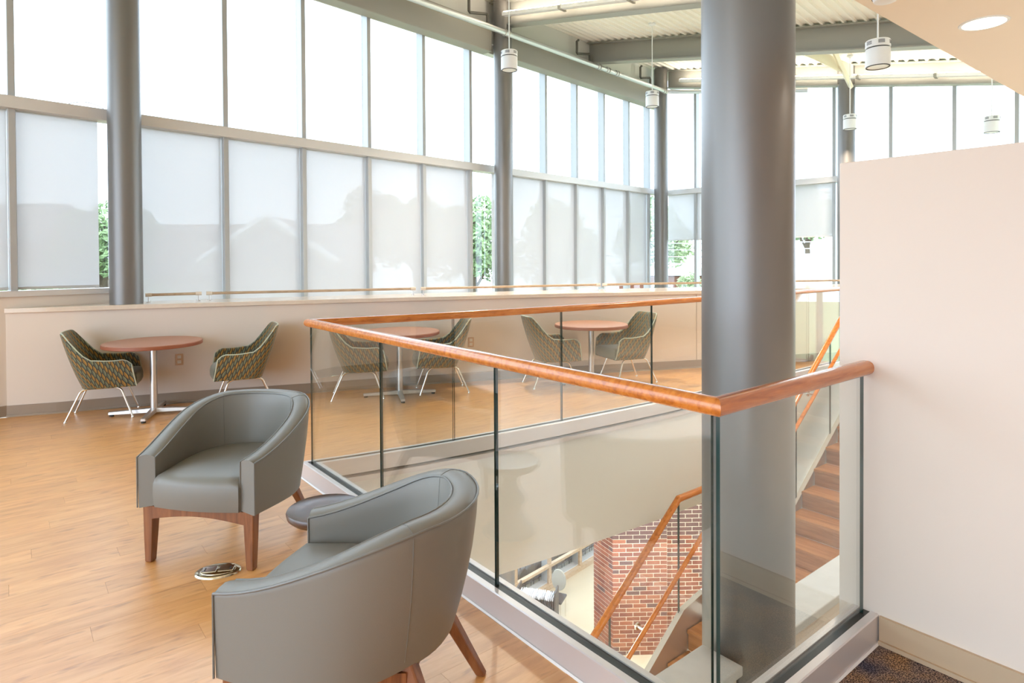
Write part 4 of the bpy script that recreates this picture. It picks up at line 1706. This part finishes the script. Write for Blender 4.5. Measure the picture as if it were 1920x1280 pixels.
# ------------------------------------------------------------------ unseen lamps added under the slab to brighten the lower level
for i, (x, y) in enumerate(((-2.5, 4.6), (0.2, 7.4), (2.6, 8.0), (-1.2, 2.4), (4.8, 3.4), (6.5, 7.6))):
    r = thing('added_fixture', 'added flat round lamp, unseen under the upper floor slab', 'light', (x, y, -.98), 0, 'added lower floor lamps')
    MB().lathe([(.001, -.03), (.24, -.03), (.25, -.02), (.25, 0)], 28).build('diffuser', M['down'], r, smooth=.5)
    ld = bpy.data.lights.new('added_bulb', 'AREA')
    ld.shape = 'DISK'; ld.size = .48; ld.energy = LAMP_LOW; ld.color = (.97, .98, 1)
    lo = bpy.data.objects.new('bulb', ld); COL.objects.link(lo)
    lo.parent = r; lo.location = (0, 0, -.04)

# ------------------------------------------------------------------ outdoors
gd = MB()
gd.prism([(-90, -30), (90, -30), (90, 120), (-90, 120)], -5.4, -4.9)
tag(gd.build('ground', M['lawn']), kind='structure')
def house(name, label, x, y, w, d, z_eave, z_ridge, rz, wallm, roofm, axis='x', wins=()):
    r = thing(name, label, 'house', (x, y, -4.9), rz)
    h = z_eave+4.9
    mb = MB(); mb.box((0, 0, h/2), (w, d, h)); mb.build('wall', wallm, r)
    o = .5
    rr_ = z_ridge+4.9
    mb = MB()
    if axis == 'x':
        p = [(-w/2-o, -d/2-o, h-.2), (-w/2-o, d/2+o, h-.2), (-w/2-o, 0, rr_)]
        q = [(w/2+o, a_[1], a_[2]) for a_ in p]
    else:
        p = [(-w/2-o, -d/2-o, h-.2), (w/2+o, -d/2-o, h-.2), (0, -d/2-o, rr_)]
        q = [(a_[0], d/2+o, a_[2]) for a_ in p]
    mb.add(p+q, [(0, 1, 2), (3, 5, 4), (0, 2, 5, 3), (1, 4, 5, 2), (0, 3, 4, 1)])
    mb.build('roof', roofm, r)
    if axis == 'y':
        mb = MB()
        for sx in (-1, 1):
            mb.tube([(sx*(w/2+o), -d/2-o-.05, h-.25), (0, -d/2-o-.05, rr_-.05)], .16, 4)
        mb.build('rake_trim', M['trimwhite'], r)
    for (wx, wz, ww, wh) in wins:
        mb = MB(); mb.box((wx, -d/2-.04, wz), (ww+.2, .1, wh+.2)); f = mb.build('window', M['trimwhite'], r)
        mb = MB(); mb.box((wx, -d/2-.1, wz), (ww, .04, wh)); mb.build('pane', M['winglass'], f)
    return r
house('house', 'tall flat-fronted house faint behind the leftmost shades', -19.3, 25.5, 2.1, 3, 2.2, 3.75, .0, M['siding'], M['roofing'], 'x')
house('house', 'low gabled house faint behind the shade left of the counter column', -18.4, 30.0, 4.2, 3, 1.2, 2.35, .0, M['siding'], M['roofing'], 'x')
house('house', 'long-roofed house faint behind the wide shade', -11.6, 28.5, 9.0, 5, 1.0, 3.05, .05, M['siding'], M['roofing'], 'x')
house('house', 'gabled house with white rake boards and attic window faint behind the wide shade', -8.35, 23.4, 3.6, 3.0, 1.6, 2.95, .05, M['siding'], M['roofing'], 'y', wins=((0, 6.4, .8, .5),))
bw = thing('low_building', 'low brick building with white fascia beyond the far glazing', 'building', (15.0, 47.5, -4.9), -.12)
mb = MB(); mb.box((0, 0, 2.49), (14, 6, 4.98)); mb.build('wall', M['brick'], bw)
mb = MB(); mb.box((0, -.3, 5.33), (15, 7, .55)); mb.build('fascia', M['trimwhite'], bw)
for i in range(5):
    mb = MB(); mb.box((-4+i*2.2, -3.03, 3.38), (1.5, .1, 2.0)); f = mb.build('window', M['trimwhite'], bw)
    mb = MB(); mb.box((-4+i*2.2, -3.10, 3.38), (1.2, .06, 1.7)); mb.build('pane', M['winglass'], f)
tk = thing('white_truck', 'white box truck parked beyond the far glazing', 'truck', (16.25, 34.0, -4.9), -.15)
mb = MB(); mb.box((0, 0, 4.2), (1.5, 3, 4.6)); mb.build('box', M['trimwhite'], tk, bevel=.05)
mb = MB(); mb.box((2.0, 0, 2.78), (1.4, 2.6, 2.4)); mb.build('cab', M['trimwhite'], tk, bevel=.2)
mb = MB(); mb.box((2.0, -1.31, 3.38), (.9, .04, .8)); mb.build('cab_window', M['winglass'], tk)
for x in (-.8, 2.1):
    mb = MB(); mb.tube([(x, -1.5, .5), (x, 1.5, .5)], .5, 16); mb.build('wheel', M['gasket'], tk)
mb = MB(); mb.box((.6, 0, 1.25), (4.2, 2.2, 1.2)); mb.build('chassis', M['steel'], tk)
pl = thing('utility_pole', 'pale utility pole with wires beyond the far glazing', 'pole', (10.15, 33.0, -4.9))
mb = MB(); mb.tube([(0, 0, 0), (0, 0, 9.3)], [.17, .12], 10); mb.build('post', M['pipe'], pl)
for k in range(4):
    z = 6.0+k*.35
    mb = MB(); mb.tube([(-14, -1, z+.5), (-7, -.5, z+.1), (0, 0, z), (8, .6, z+.1), (16, 1.2, z+.5)], .02, 4); mb.build('wire', M['pipe'], pl)

# leafy trees: one cloud of leaf quads shared by every crown
def leaf_cloud(n, seed, blobs):
    rnd = random.Random(seed)
    mb = MB()
    for i in range(n):
        bx, by, bz, br_ = rnd.choice(blobs)
        while True:
            p = Vector((rnd.uniform(-1, 1), rnd.uniform(-1, 1), rnd.uniform(-1, 1)))
            if .55 < p.length < 1:
                break
        c = Vector((bx, by, bz))+p*br_
        a = Vector((rnd.uniform(-1, 1), rnd.uniform(-1, 1), rnd.uniform(-1, 1))).normalized()
        b_ = a.orthogonal().normalized()
        s = rnd.uniform(.035, .065)
        mb.add([c-a*s, c-b_*s*.5, c+a*s, c+b_*s*.5], [(0, 1, 2, 3)])
    return mb
BL = [(0, 0, .15, .55), (.38, .1, -.1, .42), (-.36, -.05, -.05, .45), (.1, -.35, .0, .4), (-.1, .3, .25, .4), (.15, .1, .5, .36), (-.3, .2, .4, .3)]
crown_me = None
def tree(label, x, y, ztop, r, mat='leaf', cat='tree', name='leafy_tree', zs=1.0, trunk=True, grp=None):
    global crown_me
    t = thing(name, label, cat, (x, y, -4.9), random.uniform(0, 6), grp)
    key = mat
    if crown_me is None:
        crown_me = {}
    if key not in crown_me:
        o = leaf_cloud(3600, 3, BL).build('crown', M[mat], t)
        o['kind'] = 'stuff'
        crown_me[key] = o.data
    else:
        o = bpy.data.objects.new('crown', crown_me[key]); COL.objects.link(o); o.parent = t; o['kind'] = 'stuff'
    o.scale = (r, r, r*zs)
    o.location = (0, 0, ztop+4.9-r*zs*.85)
    if trunk:
        mb = MB()
        h = ztop+4.9-r*zs*.9
        mb.tube([(0, 0, 0), (.1, 0, h*.5), (0, .1, h), (.1, .1, h+r*zs*.6)], [.24, .19, .13, .04], 8)
        for k in range(4):
            a = k*1.7
            mb.tube([(0, .05, h*.75+k*.2), (math.cos(a)*r*.5, math.sin(a)*r*.5, h+.25*r)], [.08, .03], 6)
        mb.build('trunk', M['bark'], t)
    return t
tree('bushy green tree showing in the gap left of the counter column', -13.3, 20.5, 3.4, 2.0)
tree('tree crown faint just right of the column on the counter', -14.4, 24.6, 3.5, 1.2)
tree('tall tree faint behind the middle shades', -7.6, 33.5, 5.3, 2.9)
tree('round tree faint behind the shade beside the middle column', -4.6, 30.0, 4.5, 2.6)
tree('green tree showing in the gap left of the middle column', -1.6, 25.5, 4.0, 2.6)
tree('tree faint behind the shades right of the middle column', 2.2, 29, 4.2, 3.0)
tree('pale green tree beyond the far corner window', 8.6, 37.0, 4.8, 3.0, 'leaf2')
tree('green tree behind the low brick building', 12.4, 56, 7.0, 4.6)
tree('branching tree right of the front column in the far window', 18.4, 39.2, 6.2, 2.8, 'leaf')
tree('light green tree at the right end of the far window', 23.6, 39.5, 6.0, 2.9, 'leaf2')
tree('tall green tree far behind the far window', 23.0, 58.0, 9.0, 5.2)
for i, (x, y, zt, r) in enumerate(((-15.5, 17.0, .95, 1.7), (-12.6, 16.5, 1.0, 1.8), (-10.4, 18.5, .9, 1.9), (-7.2, 19.0, .5, 1.8), (-4.2, 20.5, .4, 1.9), (-16.5, 14.0, 1.1, 1.6))):
    tree('light leafy shrub low behind the shades of the long window', x, y, zt, r, 'leaf2', 'shrub', 'shrub', .8, False, 'shrubs outside the long window')
for i, (x, y, zt, r) in enumerate(((8.7, 30.5, .75, 1.1), (10.2, 30.2, .35, 1.0))):
    tree('pale rounded shrub beyond the far corner window', x, y, zt, r, 'leaf2', 'shrub', 'shrub', .9, False, 'shrubs beyond the far corner window')
